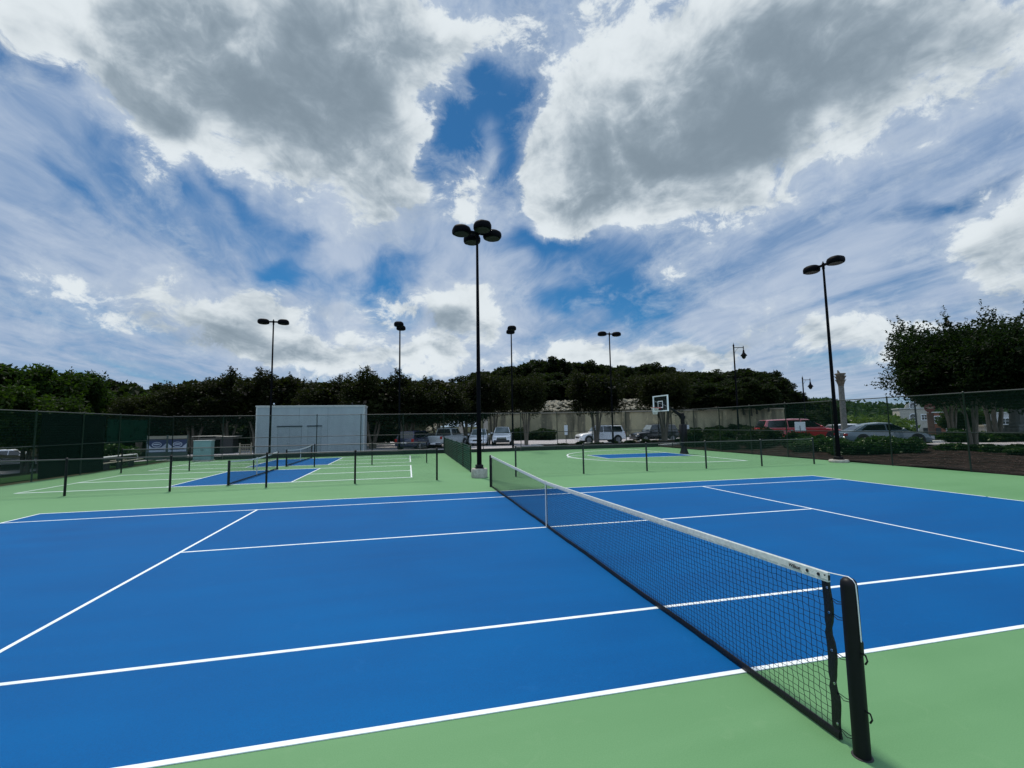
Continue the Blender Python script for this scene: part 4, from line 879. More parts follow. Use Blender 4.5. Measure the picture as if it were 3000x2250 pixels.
HILL = [(12.0, 83.8, 13.1, 3.6), (15.5, 78.9, 13.5, 3.5), (20.2, 79.9, 14.8, 3.8), (23.8, 77.0, 14.8, 3.7), (29.5, 79.8, 14.9, 3.6), (33.0, 76.9, 13.9, 3.5), (35.0, 72.3, 13.1, 3.4), (40.7, 75.2, 13.6, 3.3), (41.6, 68.8, 12.5, 3.3), (48.0, 71.4, 12.0, 3.5), (48.8, 67.1, 11.4, 3.3), (53.7, 68.0, 11.8, 3.4), (55.8, 65.5, 12.1, 3.3), (57.2, 63.1, 11.3, 2.8), (57.5, 61.0, 9.4, 2.2),
 (12.6, 73.3, 10.3, 3.6), (20.4, 71.6, 11.4, 3.6), (28.1, 69.8, 10.9, 3.6), (34.1, 66.4, 10.3, 3.5), (40.3, 63.9, 9.9, 3.5), (45.6, 61.7, 9.6, 3.4), (49.3, 58.7, 9.4, 3.3), (52.2, 57.1, 8.4, 2.9), (8.3, 76.4, 10.6, 3.6), (16.5, 70.5, 10.0, 3.6), (24.0, 69.0, 10.2, 3.6), (31.0, 66.0, 9.6, 3.5), (37.3, 62.5, 9.2, 3.5), (3.0, 72, 9.8, 3.5), (-2.5, 74, 9.6, 3.5), (47.5, 55.5, 8.2, 3.0), (42.8, 59.3, 8.6, 3.2), (50.5, 54.5, 7.6, 3.0), (53.5, 55.5, 7.4, 2.8), (46.0, 53.0, 7.2, 2.8), (54.5, 60.5, 9.3, 3.0), (10.5, 69.5, 9.6, 3.6), (13.5, 67.5, 9.2, 3.2), (18.5, 67.0, 9.0, 3.2)]
def hz_at(x, y):
    r = math.hypot(x - CX, y - CY); a = math.degrees(math.atan2(x - CX, y - CY)); z, _, _ = hill(a, r); return z if z is not None else gh(x, y)
for i, (x, y, top, r) in enumerate(HILL):
    z = hz_at(x, y); z = max(0, min(z, top - 4.5)) - .4
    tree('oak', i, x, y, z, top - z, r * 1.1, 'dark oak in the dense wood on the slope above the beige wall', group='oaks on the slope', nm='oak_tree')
tree('oak', 1, 56.3, 58.2, -.2, 6.8, 2.4, 'ragged tree at the right end of the wooded slope, sky showing through it', nm='oak_tree')
LEFT = [(-35.7, 41.2, 10.2, 3.6), (-33.7, 42.8, 9.6, 3.4), (-33.9, 47.9, 9.5, 2.6), (-30.8, 33.9, 7.3, 2.6), (-29.3, 37.6, 6.3, 2.6), (-35.0, 52.3, 8.3, 2.8)]
LL = ['tallest bright green tree, at the far left edge', 'bright green tree just right of the tallest one at the left', 'bright green tree with sparse upright shoots against the sky at the left', 'nearest bright green tree, low behind the left fence', 'low bright green tree behind the dark windscreen', 'bright green tree where the left trees meet the wooded slope']
for i, (q, l) in enumerate(zip(LEFT, LL)): tree('bright', i, q[0], q[1], gh(q[0], q[1]) - .1, q[2], q[3], l, group='bright green trees at the left', nm='pecan_tree' if False else 'green_tree')
tree('bright', 0, -29.0, 52.0, -.8, 7.0, 3.2, 'yellow-green tree in a gap of the dark slope, left of the row', group='bright green trees at the left', nm='green_tree')
for i, (x, y, top, r) in enumerate([(-38.6, 66.6, 9.0, 4.0), (-28.6, 58.0, 7.3, 3.2), (-48.0, 79.0, 10.9, 4.6), (-42, 72, 9.8, 4.3), (-35, 70, 8.8, 4.2), (-31, 64, 7.6, 3.6), (-52, 74, 10.8, 4.6), (-40, 80, 10.2, 4.4), (-33, 77, 9.0, 4.2), (-45, 62, 9.0, 3.8), (-38, 58, 7.6, 3.4), (-34, 57.5, 6.4, 3.2), (-27, 66, 7.6, 3.6), (-29, 73, 8.6, 4), (-24, 60, 6.6, 3.2), (-21, 66, 7.4, 3.6), (-16, 62, 6.8, 3.4), (-10, 63, 6.8, 3.4)]):
    tree('oak', i, x, y, -.8, top + .8, r, 'dark oak on the far wooded slope at the left', group='oaks on the far left slope', nm='oak_tree')
tree('bright', 1, 49.8, 30.0, -.1, 3.1, 1.9, 'low yellow-green tree in front of the white house', nm='green_tree')
bt = tree('big', 0, 27.3, 15.3, gh(27.3, 15.3), 7.1, 4.35, 'biggest dark tree on pale stems, rising at the right edge over the fence', nm='crape_myrtle', rz=0)
for ch in bt.children:
    if ch.name.startswith('crown'): ch.location = (.55, -.1, 0)
for i, (x, y, h, r, l) in enumerate([(39.3, 21.4, 8.6, 4.3, 'dark tree behind the biggest one, stems beside the low stone wall'), (37.3, 15.2, 7.4, 4.0, 'dark tree cut by the right edge, behind the thick stone column'), (46.5, 28.8, 7.0, 3.2, 'smaller dark tree above the round sign and the white house')]): tree('lawnmyrtle', i, x, y, .25, h, r, l, group='dark trees at the right', nm='crape_myrtle')
for i, (x, y, top, r) in enumerate([(69.7, 74.2, 6.4, 4.3), (74.7, 71.5, 6.9, 4.8), (81.1, 74.7, 6.2, 4.2), (63.9, 69.0, 5.4, 3.9), (68, 66, 4.6, 4.0)]): tree('oak', i, x, y, -2.2, top + 2.2, r, 'broad green tree in the clump beyond the red car', group='clump of trees beyond the red car', nm='oak_tree')
R = random.Random(5)
for i in range(16):
    a = R.uniform(34.5, 43.2); _, r0, _ = hill(a, 500); r = r0 + R.uniform(1.2, 6); x, y = CX + r * math.sin(math.radians(a)), CY + r * math.cos(math.radians(a)); z, _, _ = hill(a, r)
    tree('oak', i, x, y, z - 1.3, R.uniform(3.2, 4.6), R.uniform(2.0, 2.8), 'low scrubby oak crowding the top of the wall at its right end', group='scrub oaks at the wall top', nm='oak_tree')
# far wood on the horizon hill
def far_wood(name, a0, a1, r0, r1, zf, n, m, cr, label, lf=.8):
    R = random.Random(77); b = MB()
    for i in range(n):
        a = math.radians(R.uniform(a0, a1)); r = R.uniform(r0, r1); x, y = CX + r * math.sin(a), CY + r * math.cos(a); z = zf(math.degrees(a), r); c = cr * R.uniform(.7, 1.3)
        for k in range(70):
            d = Vector((R.gauss(0, 1), R.gauss(0, 1), abs(R.gauss(0, .9)))).normalized(); leaf(b, Vector((x, y, z)) + Vector((d.x * c, d.y * c, d.z * c * .9)), lf * R.uniform(.7, 1.4), R)
    return stuff(b.build(name, m), label, 'wood')
def fz(a, r): return -4 + 12.5 * sst(190, 300, r) * (.80 + .2 * math.sin(a * .42 + 1)) 
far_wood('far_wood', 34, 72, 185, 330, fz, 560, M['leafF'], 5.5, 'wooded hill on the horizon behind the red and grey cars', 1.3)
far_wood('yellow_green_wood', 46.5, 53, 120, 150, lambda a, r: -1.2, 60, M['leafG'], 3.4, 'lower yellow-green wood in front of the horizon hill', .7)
b = MB(); vs = []; AZ = rng(30, 80, 2); RS = [180, 220, 260, 300, 360]
for a in AZ:
    for r in RS: vs.append((CX + r * math.sin(math.radians(a)), CY + r * math.cos(math.radians(a)), fz(a, r) - .5))
n = len(RS); b.add(vs, [(i * n + j, (i + 1) * n + j, (i + 1) * n + j + 1, i * n + j + 1) for i in range(len(AZ) - 1) for j in range(n - 1)]); struct(b.build('far_hill', M['hillm'], smooth=True))
# shrubs
KIND['shrub'] = [(crown_mesh(120 + i, .75, -.15, 1.1, 3600, .062, 'foliage', [M['leafE'], M['bloom']], clusters=18, flowers=34), None, .75, 1.1) for i in range(3)]
KIND['dshrub'] = [(crown_mesh(130 + i, .9, -.2, 1.5, 3600, .075, 'foliage', [M['leafD'], M['bloom']], clusters=20, spikes=20), None, .9, 1.5) for i in range(2)]
def shrub(kind, v, x, y, z, H, r, label, group):
    cm, _, r0, h0 = KIND[kind][v % len(KIND[kind])]
    t = thing('shrub', label, 'shrub', (x, y, z), (x * 5.1 + y) % 6.28, group=group, scale=(r / r0, r / r0, H / h0)); link('foliage', cm, t)
    b = MB(); b.tube([(0, 0, -.1), (.02, .01, .5)], [.05, .02], 5); b.build('stem', M['dbark'], t); return t
R = random.Random(9); sp = [(21.3, 24.5, 1.4, 1.1), (22.6, 25.0, 1.5, 1.2), (20.6, 27.0, 1.5, 1.3), (21.5, 28.8, 1.6, 1.3), (22.6, 22.2, 1.2, 1.0), (20.4, 30.2, 1.6, 1.2), (23.6, 27.2, 1.5, 1.1), (19.8, 25.6, 1.1, .9)]
for i, (x, y, h, r) in enumerate(sp): shrub('dshrub', i, x, y, gh(x, y), h, r, 'dark leafy shrub in the clump left of the red car', 'dark shrubs left of the red car')
sp = [(21.2, 17.6, .95, .95), (21.9, 16.6, 1.0, 1.0), (22.8, 15.6, .9, .9), (22.0, 18.9, .95, .9), (21.4, 20.4, .95, 1.0), (22.4, 20.9, 1.0, .9), (23.6, 17.2, .9, .9)]
for i, (x, y, h, r) in enumerate(sp): shrub('shrub', i, x, y, gh(x, y), h, r, 'flowering shrub in front of the grey and red cars', 'flowering shrubs beyond the right fence')
for i in range(16):
    x = 24.6 + R.uniform(-.6, .9); y = 14.6 - i * .62; shrub('shrub', i, x, y, gh(x, y), R.uniform(.4, .62), R.uniform(.6, .95), 'low spreading shrub at the top edge of the mulch bed', 'low shrubs along the mulch bed')
for i in range(9):
    x = 30.5 + R.uniform(-.5, 3.0) + i * .9; y = 20.6 - i * .35; shrub('shrub', i, x, y, .35, R.uniform(.7, 1.1), R.uniform(.8, 1.1), 'bushy shrub in the bed behind the long white kerb', 'shrubs behind the white kerb')
for i in range(26):
    x = 10.2 + i * 1.05 + R.uniform(-.3, .3); y = 34.6 + R.uniform(-.4, 2.5); shrub('dshrub', i, x, y, .1, R.uniform(.25, .6), R.uniform(.3, .6), 'small dark plant in the bed in front of the parked cars', 'small plants in the bed by the car park')
for i, (x, y, h, r, l) in enumerate([(11.6, 55.9, 1.9, 1.4, 'round dark bush at the wall, right of the white pickup'), (15.0, 55.0, 1.7, 1.8, 'wide dark bush at the wall, left of the white parked car'), (12.9, 55.4, 1.3, 1.1, 'smaller bush between the two dark bushes at the wall')]): shrub('dshrub', i, x, y, 0, h, r, l, 'bushes at the foot of the wall')
for i, (x, y) in enumerate([(33.5, 50.0), (36.5, 48.6), (39.5, 47.9), (42.5, 46.6), (45.5, 45.8), (48.3, 45.5)]): shrub('dshrub', i, x, y, 0, 1.5 + .2 * (i % 3), 1.7, 'tall bush in front of the right end of the beige wall', 'bushes before the right end of the wall')
for i, (x, y, h, r) in enumerate([(-6, 56, 3.4, 3), (-10, 56, 3.2, 3), (-15, 54.5, 3, 3), (-19, 54.5, 3, 3), (-23, 53.5, 3, 3)]): shrub('dshrub', i, x, y, 0, h, r, 'big dark green bush in the shade under the trees', 'bushes in the shade under the trees')
for i, (x, y) in enumerate([(-21.6, 27.4), (-22, 31.6), (-20.6, 30.0)]): shrub('shrub', i, x, y, gh(x, y) + .02, 1.0 + .25 * (i % 3), 1.1, 'bush on the grass just outside the left fence', 'bushes outside the left fence')
b = MB(); R = random.Random(14)
for i in range(15000):
    x = R.uniform(18.5, 27.3); y = R.uniform(-6, 32.5) if i % 3 else R.uniform(0, 18); z = gh(x, y) + .05 + .04 * math.sin(x * 2.1) * math.cos(y * 1.7) + R.uniform(.004, .03)
    a = R.uniform(0, PI); l = R.uniform(.05, .16); w_ = R.uniform(.006, .018); c, s_ = math.cos(a), math.sin(a); dz = R.uniform(-.02, .03)
    b.add([(x - c * l - s_ * w_, y - s_ * l + c * w_, z), (x - c * l + s_ * w_, y - s_ * l - c * w_, z), (x + c * l + s_ * w_, y + s_ * l - c * w_, z + dz), (x + c * l - s_ * w_, y + s_ * l + c * w_, z + dz)], [(0, 1, 2, 3)])
stuff(b.build('needle_litter', M['litter']), 'brown needles and bark scattered over the mulch bed', 'litter')
R = random.Random(31); rocks('kerb_stones', [(18.6 + R.uniform(0, 8), 40.2 + R.uniform(-.3, .3), .18, R.uniform(.10, .2)) for i in range(26)] + [(38.5 + R.uniform(0, 6), 20.4 + R.uniform(-.4, .4), .45, R.uniform(.12, .28)) for i in range(14)], 'scattered pale stones along the kerbs', 8)
CUM = [[3.55, 0.14, 0.87, 1.57, -6.45, 4.46, 1.25], [6.29, -2.35, 4.41, -0.6, -12.81, 7.58, 0.7], [4.36, -2.7, 1.98, -2.43, -7.44, 3.7, 0.75], [10.41, -6.0, 8.15, -6.86, -13.52, 3.46, 0.75], [6.36, 0.03, -0.12, 0.85, -8.93, 6.36, 0.7], [2.97, 0.16, 0.9, 3.02, -10.23, 7.95, 0.7], [4.62, -2.28, 2.36, -6.62, -18.61, 6.16, 0.25], [7.39, -5.58, 2.89, -8.11, -16.18, 7.41, 0.35], [9.87, -1.45, 7.02, 6.1, -29.86, 21.16, 0.55], [10.84, 13.52, -7.97, 9.23, -10.99, 4.12, 0.5], [7.58, -0.19, -1.41, 0.02, -26.42, 19.94, 0.45], [2.88, 1.02, -2.44, 0.37, -5.29, 2.9, 1.25], [4.35, 0.71, -2.39, 0.25, -9.17, 4.5, 0.9], [3.63, 0.41, -3.68, -2.71, -12.53, 9.94, 1.1], [6.95, -1.25, -4.92, -4.75, -12.51, 10.33, 0.7], [16.86, -10.28, 0.28, -1.89, -5.6, 4.37, 0.35], [31.52, -0.25, -3.34, 1.63, -41.38, 22.95, 0.4], [17.84, -12.77, 6.99, -6.56, -18.52, 10.84, 0.35], [8.63, -0.25, -2.56, -0.78, -16.25, 7.8, 0.45], [3.3, 0.15, -1.88, -1.15, -19.16, 8.6, 0.3], [5.31, -0.26, 2.09, -0.08, -15.05, 3.04, 0.85], [5.87, -0.77, 1.74, -1.62, -18.68, 4.03, 0.55], [8.07, -0.43, 1.99, -0.76, -24.44, 3.96, 0.6], [10.1, 0.17, 1.37, 0.92, -23.4, 3.66, 0.85], [6.31, 1.6, -1.04, 3.32, -13.11, 2.82, 1.0], [14.49, 0.03, -0.26, 0.68, -41.99, 6.64, 0.75], [5.86, -0.02, -0.45, 0.06, -31.06, 3.91, 0.7], [16.06, -0.2, -2.69, -0.02, -25.5, 7.17, 0.4], [23.07, -7.67, 0.39, -2.47, -12.29, 6.2, 0.55], [13.75, -6.05, 3.39, -3.81, -19.68, 10.84, 0.45], [10.44, -2.47, -2.88, -6.02, -26.82, 13.05, 0.5], [19.94, -0.7, -8.14, -2.53, -39.53, 11.26, 0.45], [25.01, 0.83, 7.02, 8.22, -49.89, 19.71, 0.4], [23.39, 0.93, 8.63, 10.22, -61.37, 21.23, 0.3], [23.53, 0.6, 5.1, 8.04, -70.51, 22.07, 0.3], [17.62, -0.16, 10.06, 4.64, -47.16, 14.25, 0.35], [20.16, 0.95, 9.28, 6.07, -32.54, 11.28, 0.3], [33.74, 1.89, 19.58, 19.83, -102.38, 33.23, 0.3], [5.61, -0.19, -2.35, -1.34, -29.52, 4.89, 0.8], [9.29, -0.45, -5.45, -2.55, -37.55, 6.5, 0.65], [23.93, -0.42, -5.21, -0.5, -34.51, 11.14, 0.2], [8.85, 2.36, -10.03, 5.9, -14.56, -2.25, 1.1], [13.49, 3.88, -15.11, 11.55, -19.35, -9.09, 0.9], [10.71, 1.14, -7.31, 2.35, -24.01, 2.32, 0.6], [10.26, 0.02, -9.04, -0.55, -41.18, 6.0, 0.6], [7.21, -0.2, -6.45, -1.34, -50.01, 5.8, 0.5], [11.54, 0.76, -10.68, 3.0, -42.2, 4.07, 0.4], [9.82, 3.39, -11.15, 18.2, -67.96, 11.86, 0.18], [8.05, 1.29, -7.32, 1.26, -42.43, 14.74, 0.15], [14.15, 0.66, 6.86, 8.52, -107.88, 16.78, 0.35], [38.82, -2.26, -25.42, -6.07, -38.0, 16.19, 0.2], [14.79, -7.16, 3.05, -2.34, -10.97, 6.65, -0.45], [20.73, -0.48, -4.68, -0.19, -10.3, 5.81, -0.55], [3.94, -1.88, 1.82, -7.49, -17.7, 4.1, -0.5], [12.74, -2.62, 8.72, -0.67, -10.83, 4.31, -0.5], [4.77, -0.1, -1.13, -0.28, -13.19, 4.78, -0.5], [23.1, -0.42, -3.79, 0.15, -11.56, 7.6, -0.5], [2.81, 0.06, 0.47, 2.28, -22.2, 7.1, -0.35], [4.82, -0.34, -4.03, -2.99, -13.85, 6.5, -0.35], [17.7, -1.3, 11.72, 11.77, -43.43, 30.67, -0.3]]
SH = [[3.58, -0.25, 1.05, 1.21, -7.6, 4.93, 0.75], [6.37, -2.64, 1.99, -1.5, -9.28, 4.99, 0.5], [14.86, -7.27, 11.16, -7.8, -21.84, 7.38, 0.8], [4.28, 0.14, 0.68, 3.27, -16.09, 12.12, 0.25], [3.58, 1.16, -3.11, 0.53, -7.63, 3.84, 0.8], [4.74, 0.72, -2.9, -0.02, -12.13, 6.11, 0.55], [3.71, 0.41, -3.76, -3.13, -14.72, 11.53, 0.7], [6.35, -0.49, -4.73, -4.76, -16.97, 12.29, 0.3], [7.47, -0.59, 2.92, -1.94, -29.74, 4.61, 1.0], [7.45, -0.41, 1.71, -1.44, -36.3, 5.37, 0.9], [12.4, 0.21, 1.74, 1.3, -37.61, 5.33, 0.8], [8.81, 1.57, -1.03, 6.24, -33.16, 6.84, 1.1], [20.3, 0.05, -0.37, 1.51, -100.69, 15.33, 0.5], [10.76, 2.45, -11.98, 11.07, -31.0, -4.12, 0.95], [10.63, 1.7, -11.72, 12.92, -47.9, -4.02, 0.6], [14.75, -0.79, -9.68, -3.74, -43.36, 8.9, 0.6], [10.52, -0.73, -9.37, -8.66, -69.37, 16.92, 0.5], [5.57, 0.62, -5.64, -5.8, -27.07, 21.34, 0.3], [12.2, 0.57, 5.95, 7.04, -92.68, 13.93, 1.0], [23.56, 3.76, -25.73, 12.19, -35.74, -7.93, 0.6], [15.14, -0.41, -2.89, -0.08, -40.02, 30.48, 0.2], [15.96, 0.12, -0.01, 1.55, -14.49, 10.78, 0.5], [4.03, -0.16, -2.0, -4.09, -72.95, 12.29, 0.2], [10.76, -5.02, 3.23, -1.03, -6.31, 3.85, -0.4], [4.63, -2.3, 2.17, -8.38, -21.51, 6.36, -0.5], [11.55, -5.7, 9.3, -7.95, -28.24, 12.15, -0.5], [14.88, -5.77, -1.86, -1.44, -5.31, 3.35, -0.6], [3.81, 0.22, -1.75, -0.5, -28.14, 12.31, -0.5], [15.15, -8.42, -7.56, -14.18, -21.75, 23.34, -0.3]]
BL = [[11.47, -5.46, 2.22, -2.0, -9.13, 5.39, 0.9], [18.66, -0.44, -4.21, -0.15, -8.24, 4.65, 0.7], [23.07, -0.42, -3.79, 0.23, -17.5, 11.63, 0.6], [9.79, -4.56, 5.21, -16.05, -43.47, 12.37, 0.5], [7.36, -3.63, 4.84, -23.46, -48.79, 9.48, 0.35], [12.59, -5.89, 9.35, -38.2, -61.64, 1.76, 0.35], [18.21, -1.8, 12.49, 10.35, -43.74, 30.1, 0.6], [9.01, -4.56, 3.47, -7.55, -16.79, 3.94, 0.5], [7.87, 3.1, -0.61, 6.9, -16.62, 5.33, 0.6], [14.72, 0.11, 0.44, 0.91, -20.73, 4.95, 0.6], [5.91, -1.33, -1.66, -3.81, -17.25, 7.29, 0.5], [10.86, -0.32, -3.79, -1.68, -34.04, 9.67, 0.7], [9.21, -2.06, -4.24, -5.42, -20.47, 7.82, 0.6], [10.64, -0.3, -3.28, -1.72, -36.05, 14.69, 0.6], [13.93, 3.73, -16.2, 21.88, -71.78, 2.17, 0.5], [13.85, 3.57, -14.93, 15.72, -60.89, 4.56, 0.5], [19.05, -0.2, -2.6, 0.35, -18.62, 8.15, 0.5], [14.95, 0.41, 3.49, 4.5, -37.87, 11.89, 0.5], [7.83, 0.47, -7.56, 1.62, -50.59, 8.63, 0.3], [9.02, -0.41, -4.97, -3.26, -43.46, 9.23, 0.5], [7.91, -0.55, -7.04, -4.15, -41.55, 7.87, 0.3], [18.58, 0.41, 3.08, 4.87, -38.32, 15.13, 0.4], [17.91, -5.66, -0.76, -1.26, -8.99, 6.64, 0.25]]
def build_sky():
    from mathutils import noise as mn
    # daylight behind everything
    w = bpy.data.worlds.new("World"); S.world = w; w.use_nodes = True
    nt = w.node_tree; nt.nodes.clear()
    sk = nt.nodes.new('ShaderNodeTexSky'); sk.sky_type = 'NISHITA'; sk.sun_disc = False
    sk.sun_elevation = SUN_EL; sk.sun_rotation = SUN_ROT
    bg = nt.nodes.new('ShaderNodeBackground'); bg.inputs[1].default_value = SKY_K
    nt.links.new(sk.outputs[0], bg.inputs[0])
    out = nt.nodes.new('ShaderNodeOutputWorld'); nt.links.new(bg.outputs[0], out.inputs[0])
    # the sky dome: where the cloud masses lie is a smooth field on its vertices, the clouds themselves are noise nodes
    azs = [math.radians(a) for a in ([-180 + 4 * i for i in range(32)] + [-52 + .34 * i for i in range(374)] + [75.16 + 4 * i for i in range(27)])]
    els = [math.radians(a) for a in ([-4, -2, -1] + [.34 * i for i in range(0, 156)] + [53.04 + 3 * i for i in range(1, 12)])]
    R = 2800.0
    sd = Vector((math.sin(SUN_ROT) * math.cos(SUN_EL), math.cos(SUN_ROT) * math.cos(SUN_EL), math.sin(SUN_EL)))  # the dome is open round the sun
    vs, F, att = [], [], []
    for e in els:
        ce, se = math.cos(e), math.sin(e)
        for a in azs:
            d = Vector((math.sin(a) * ce, math.cos(a) * ce, se))
            def fb(k, o, n): return sum(.5 ** i * mn.noise(d * k * 2.1 ** i + Vector((o + 7.3 * i, 2.7 * o, .7))) for i in range(n))
            aw = a + .055 * fb(3.0, SKO, 2) + .034 * fb(10.0, SKO + 4.1, 3)
            ew = e + .036 * fb(3.0, SKO + 9.7, 2) + .028 * fb(10.0, SKO + 13.3, 3)
            o = []
            for bl in (CUM, SH, BL):
                s = 0.0
                for m0, m1, m2, m3, m4, m5, wt in bl:
                    x = m0 * aw + m1 * ew + m2
                    if x > 1.6 or x < -1.6: continue
                    y = m3 * aw + m4 * ew + m5
                    t = 1 - .42 * (x * x + y * y)
                    if t > 0: s += wt * t * t
                o.append(s)
            vs.append(d * R); att.append(o)
    n = len(azs)
    for j in range(len(els) - 1):
        for i in range(n):
            k = (i + 1) % n
            if (vs[j * n + i] / R).dot(sd) > .9703: continue
            F.append((j * n + i, (j + 1) * n + i, (j + 1) * n + k, j * n + k))
    vs.append(Vector((0, 0, R))); att.append([0, 0, 0]); t = len(vs) - 1; j = (len(els) - 1) * n
    for i in range(n): F.append((j + i, t, j + (i + 1) % n))
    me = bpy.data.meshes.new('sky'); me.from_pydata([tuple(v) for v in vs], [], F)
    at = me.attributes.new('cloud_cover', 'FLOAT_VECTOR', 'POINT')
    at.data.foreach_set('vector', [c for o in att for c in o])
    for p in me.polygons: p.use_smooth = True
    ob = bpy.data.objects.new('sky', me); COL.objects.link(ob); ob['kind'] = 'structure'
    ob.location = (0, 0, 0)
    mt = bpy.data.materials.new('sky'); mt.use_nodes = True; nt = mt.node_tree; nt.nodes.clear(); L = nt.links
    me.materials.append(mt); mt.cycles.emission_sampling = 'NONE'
    def N(t, **k):
        n = nt.nodes.new(t)
        for a, b in k.items(): setattr(n, a, b)
        return n
    def put(sock, v):
        if isinstance(v, bpy.types.NodeSocket): L.new(v, sock)
        else: sock.default_value = v
    def M(op, a, b=None, c=None, clamp=False):
        n = N('ShaderNodeMath', operation=op, use_clamp=clamp)
        put(n.inputs[0], a)
        if b is not None: put(n.inputs[1], b)
        if c is not None: put(n.inputs[2], c)
        return n.outputs[0]
    def V(op, a, b=None):
        n = N('ShaderNodeVectorMath', operation=op)
        put(n.inputs[0], a)
        if b is not None: put(n.inputs[1], b)
        return n.outputs[0]
    def xyz(x, y, z):
        n = N('ShaderNodeCombineXYZ'); put(n.inputs[0], x); put(n.inputs[1], y); put(n.inputs[2], z); return n.outputs[0]
    def noise(vec, scale, detail, rough, dist=0.0, color=False):
        n = N('ShaderNodeTexNoise', noise_dimensions='3D'); L.new(vec, n.inputs['Vector'])
        n.inputs['Scale'].default_value = scale; n.inputs['Detail'].default_value = detail
        n.inputs['Roughness'].default_value = rough; n.inputs['Distortion'].default_value = dist
        return n.outputs['Color' if color else 'Fac']
    def smooth(x, a, b, lo=0.0, hi=1.0):
        n = N('ShaderNodeMapRange', interpolation_type='SMOOTHSTEP'); put(n.inputs[0], x)
        n.inputs[1].default_value = a; n.inputs[2].default_value = b
        n.inputs[3].default_value = lo; n.inputs[4].default_value = hi
        return n.outputs[0]
    def mix(f, a, b):
        n = N('ShaderNodeMix', data_type='RGBA'); put(n.inputs[0], f); put(n.inputs[6], a); put(n.inputs[7], b)
        return n.outputs[2]
    geo = N('ShaderNodeNewGeometry')
    d = V('NORMALIZE', geo.outputs['Position'])
    sp = N('ShaderNodeSeparateXYZ'); L.new(d, sp.inputs[0]); dx, dy, dz = sp.outputs
    atn = N('ShaderNodeAttribute', attribute_name='cloud_cover')
    sa = N('ShaderNodeSeparateXYZ'); L.new(atn.outputs['Vector'], sa.inputs[0]); cum, shd, blu = sa.outputs
    w1 = V('MULTIPLY', V('SUBTRACT', noise(d, 9.0, 2.0, .5, color=True), (.5, .5, .5)), (.09, .09, .09))
    dq = V('ADD', V('MULTIPLY', d, (1, 1, 1.5)), w1)
    f1 = noise(dq, 6.5, 9.0, .64)
    f4 = noise(V('ADD', V('MULTIPLY', d, (1, 1, 1.3)), (4.2, 1.1, .3)), 3.6, 5.0, .55, .6)
    f2 = noise(V('ADD', dq, (.004, -.012, .040)), 6.5, 5.0, .62)
    f3 = noise(dq, 24.0, 6.0, .68)
    iz = M('DIVIDE', 1.0, M('ADD', M('MAXIMUM', dz, 0.0), .10))
    px_, py_ = M('MULTIPLY', dx, iz), M('MULTIPLY', dy, iz)
    c1 = noise(V('ADD', xyz(M('MULTIPLY', px_, 1.5), M('MULTIPLY', py_, .42), 3.7), w1), 1.15, 7.0, .60, .4)
    c2 = noise(V('ADD', xyz(M('MULTIPLY', px_, 3.6), M('MULTIPLY', py_, 1.7), 9.1), V('MULTIPLY', w1, (5, 5, 5))), 1.2, 6.0, .62, .9)
    rag = M('ADD', M('MULTIPLY', M('SUBTRACT', f1, .5), 2.9), M('MULTIPLY', M('SUBTRACT', f3, .5), 1.25))
    dens = M('SUBTRACT', M('ADD', cum, rag), .38)
    ac = M('MAXIMUM', smooth(dens, -.10, .38), smooth(dens, -.6, .3, 0, .35))
    relief = M('MULTIPLY', M('SUBTRACT', f1, f2), 2.8)
    thick = M('ADD', smooth(dens, .0, 1.4, 0, .55), M('MULTIPLY', shd, .78))
    g = M('SUBTRACT', M('ADD', thick, M('MULTIPLY', M('ADD', M('MULTIPLY', M('SUBTRACT', f4, .5), 3.6), M('ADD', M('MULTIPLY', M('SUBTRACT', f3, .5), -.5), M('MULTIPLY', M('SUBTRACT', c2, .5), 1.3))), 1.0)), relief)
    gs = smooth(g, -.50, 2.15)
    ramp = N('ShaderNodeValToRGB'); L.new(gs, ramp.inputs[0])
    cr = ramp.color_ramp; cr.interpolation = 'B_SPLINE'
    cr.elements[0].position = 0; cr.elements[0].color = (.63, .68, .71, 1)
    cr.elements[1].position = 1; cr.elements[1].color = (.165, .215, .262, 1)
    for pos, col in ((.18, (.56, .61, .64, 1)), (.40, (.38, .44, .49, 1)), (.64, (.235, .295, .35, 1))):
        e_ = cr.elements.new(pos); e_.color = col
    cir = M('ADD', M('ADD', M('MULTIPLY', M('SUBTRACT', c1, .5), 1.9), M('MULTIPLY', M('SUBTRACT', c2, .5), .8)), M('MULTIPLY_ADD', blu, -1.2, .93))
    cia = smooth(cir, .0, 1.0, .0, .97)
    cic = mix(smooth(M('ADD', M('MULTIPLY', M('SUBTRACT', c2, .5), .8), M('MULTIPLY', M('SUBTRACT', c1, .5), 1.5)), -.4, .45), (.185, .28, .44, 1), (.39, .46, .57, 1))
    sky = N('ShaderNodeTexSky', sky_type='NISHITA', sun_disc=False)
    sky.sun_elevation = SUN_EL; sky.sun_rotation = SUN_ROT
    sky.air_density = 1.0; sky.dust_density = .4; sky.ozone_density = 3.0; sky.altitude = 300
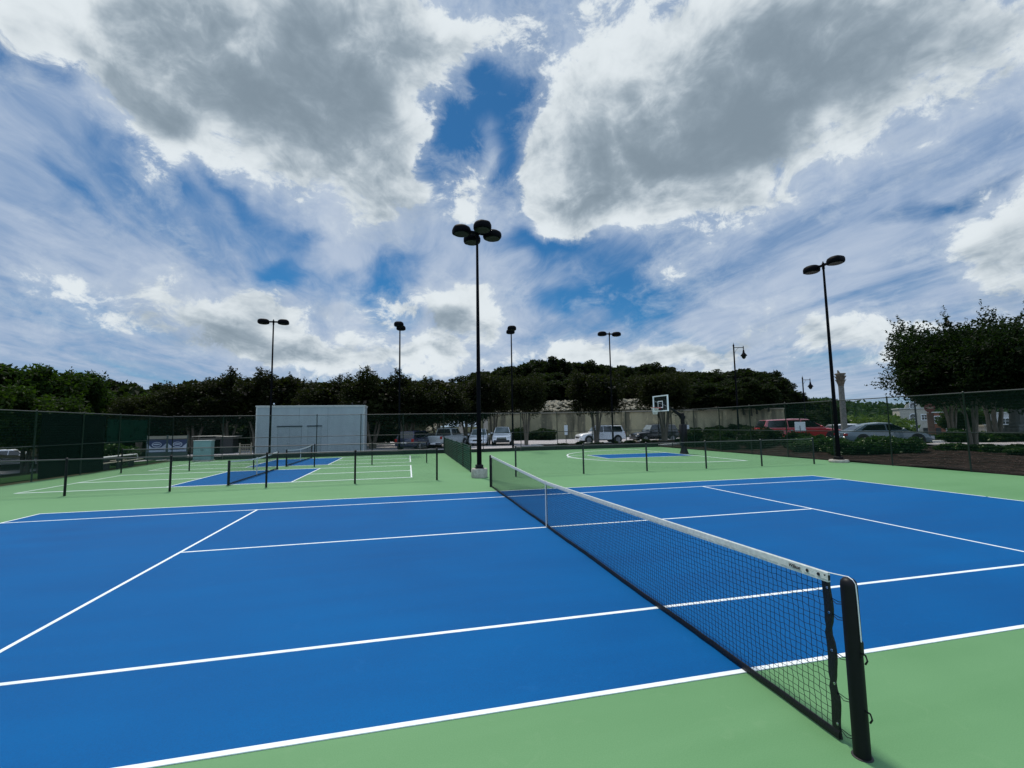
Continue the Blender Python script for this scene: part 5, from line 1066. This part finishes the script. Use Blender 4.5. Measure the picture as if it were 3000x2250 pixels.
    L.new(d, sky.inputs['Vector']) if 'Vector' in sky.inputs else None
    bl = V('MULTIPLY', sky.outputs[0], (SKY_K * .16, SKY_K * .45, SKY_K * .62))
    n_ = mix(cia, bl, cic)
    n_ = mix(ac, n_, ramp.outputs[0])
    hz = smooth(dz, -.02, .14, .5, 0)
    n_ = mix(hz, n_, (.32, .40, .49, 1))
    em = N('ShaderNodeEmission'); L.new(n_, em.inputs[0]); L.new(smooth(dy, .30, -.55, .93, 1.75), em.inputs[1])  # dome brightened out of view behind the camera, as fill for camera-facing sides
    o = N('ShaderNodeOutputMaterial'); L.new(em.outputs[0], o.inputs[0])
# ------------------------------------------------------------------ light and camera
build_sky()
sun = bpy.data.lights.new('sun', 'SUN'); sun.energy = 2.4; sun.angle = math.radians(6); sun.color = (1, .95, .87)
so = bpy.data.objects.new('sun', sun); COL.objects.link(so)
a = SUN_ROT; d = Vector((math.sin(a) * math.cos(SUN_EL), math.cos(a) * math.cos(SUN_EL), math.sin(SUN_EL)))
so.rotation_euler = d.to_track_quat('Z', 'Y').to_euler(); so.location = d * 50
cam = bpy.data.cameras.new('camera'); co = bpy.data.objects.new('camera', cam); COL.objects.link(co); S.camera = co
cam.lens = 36 * 981.762 / 2212; cam.sensor_width = 36; cam.clip_end = 8000; cam.clip_start = .05
yaw, pit, rol = .2256, .0898, -.0165
f_ = Vector((math.sin(yaw) * math.cos(pit), math.cos(yaw) * math.cos(pit), math.sin(pit)))
r0 = Vector((math.cos(yaw), -math.sin(yaw), 0)); u0 = r0.cross(f_)
r_ = math.cos(rol) * r0 + math.sin(rol) * u0; u_ = -math.sin(rol) * r0 + math.cos(rol) * u0
co.matrix_world = Matrix(((r_.x, u_.x, -f_.x, -2.7526), (r_.y, u_.y, -f_.y, -3.4708), (r_.z, u_.z, -f_.z, 2.0804), (0, 0, 0, 1)))
S.view_settings.view_transform = 'Standard'; S.view_settings.look = 'None'; S.view_settings.gamma = 1
S.view_settings.exposure = 0.4
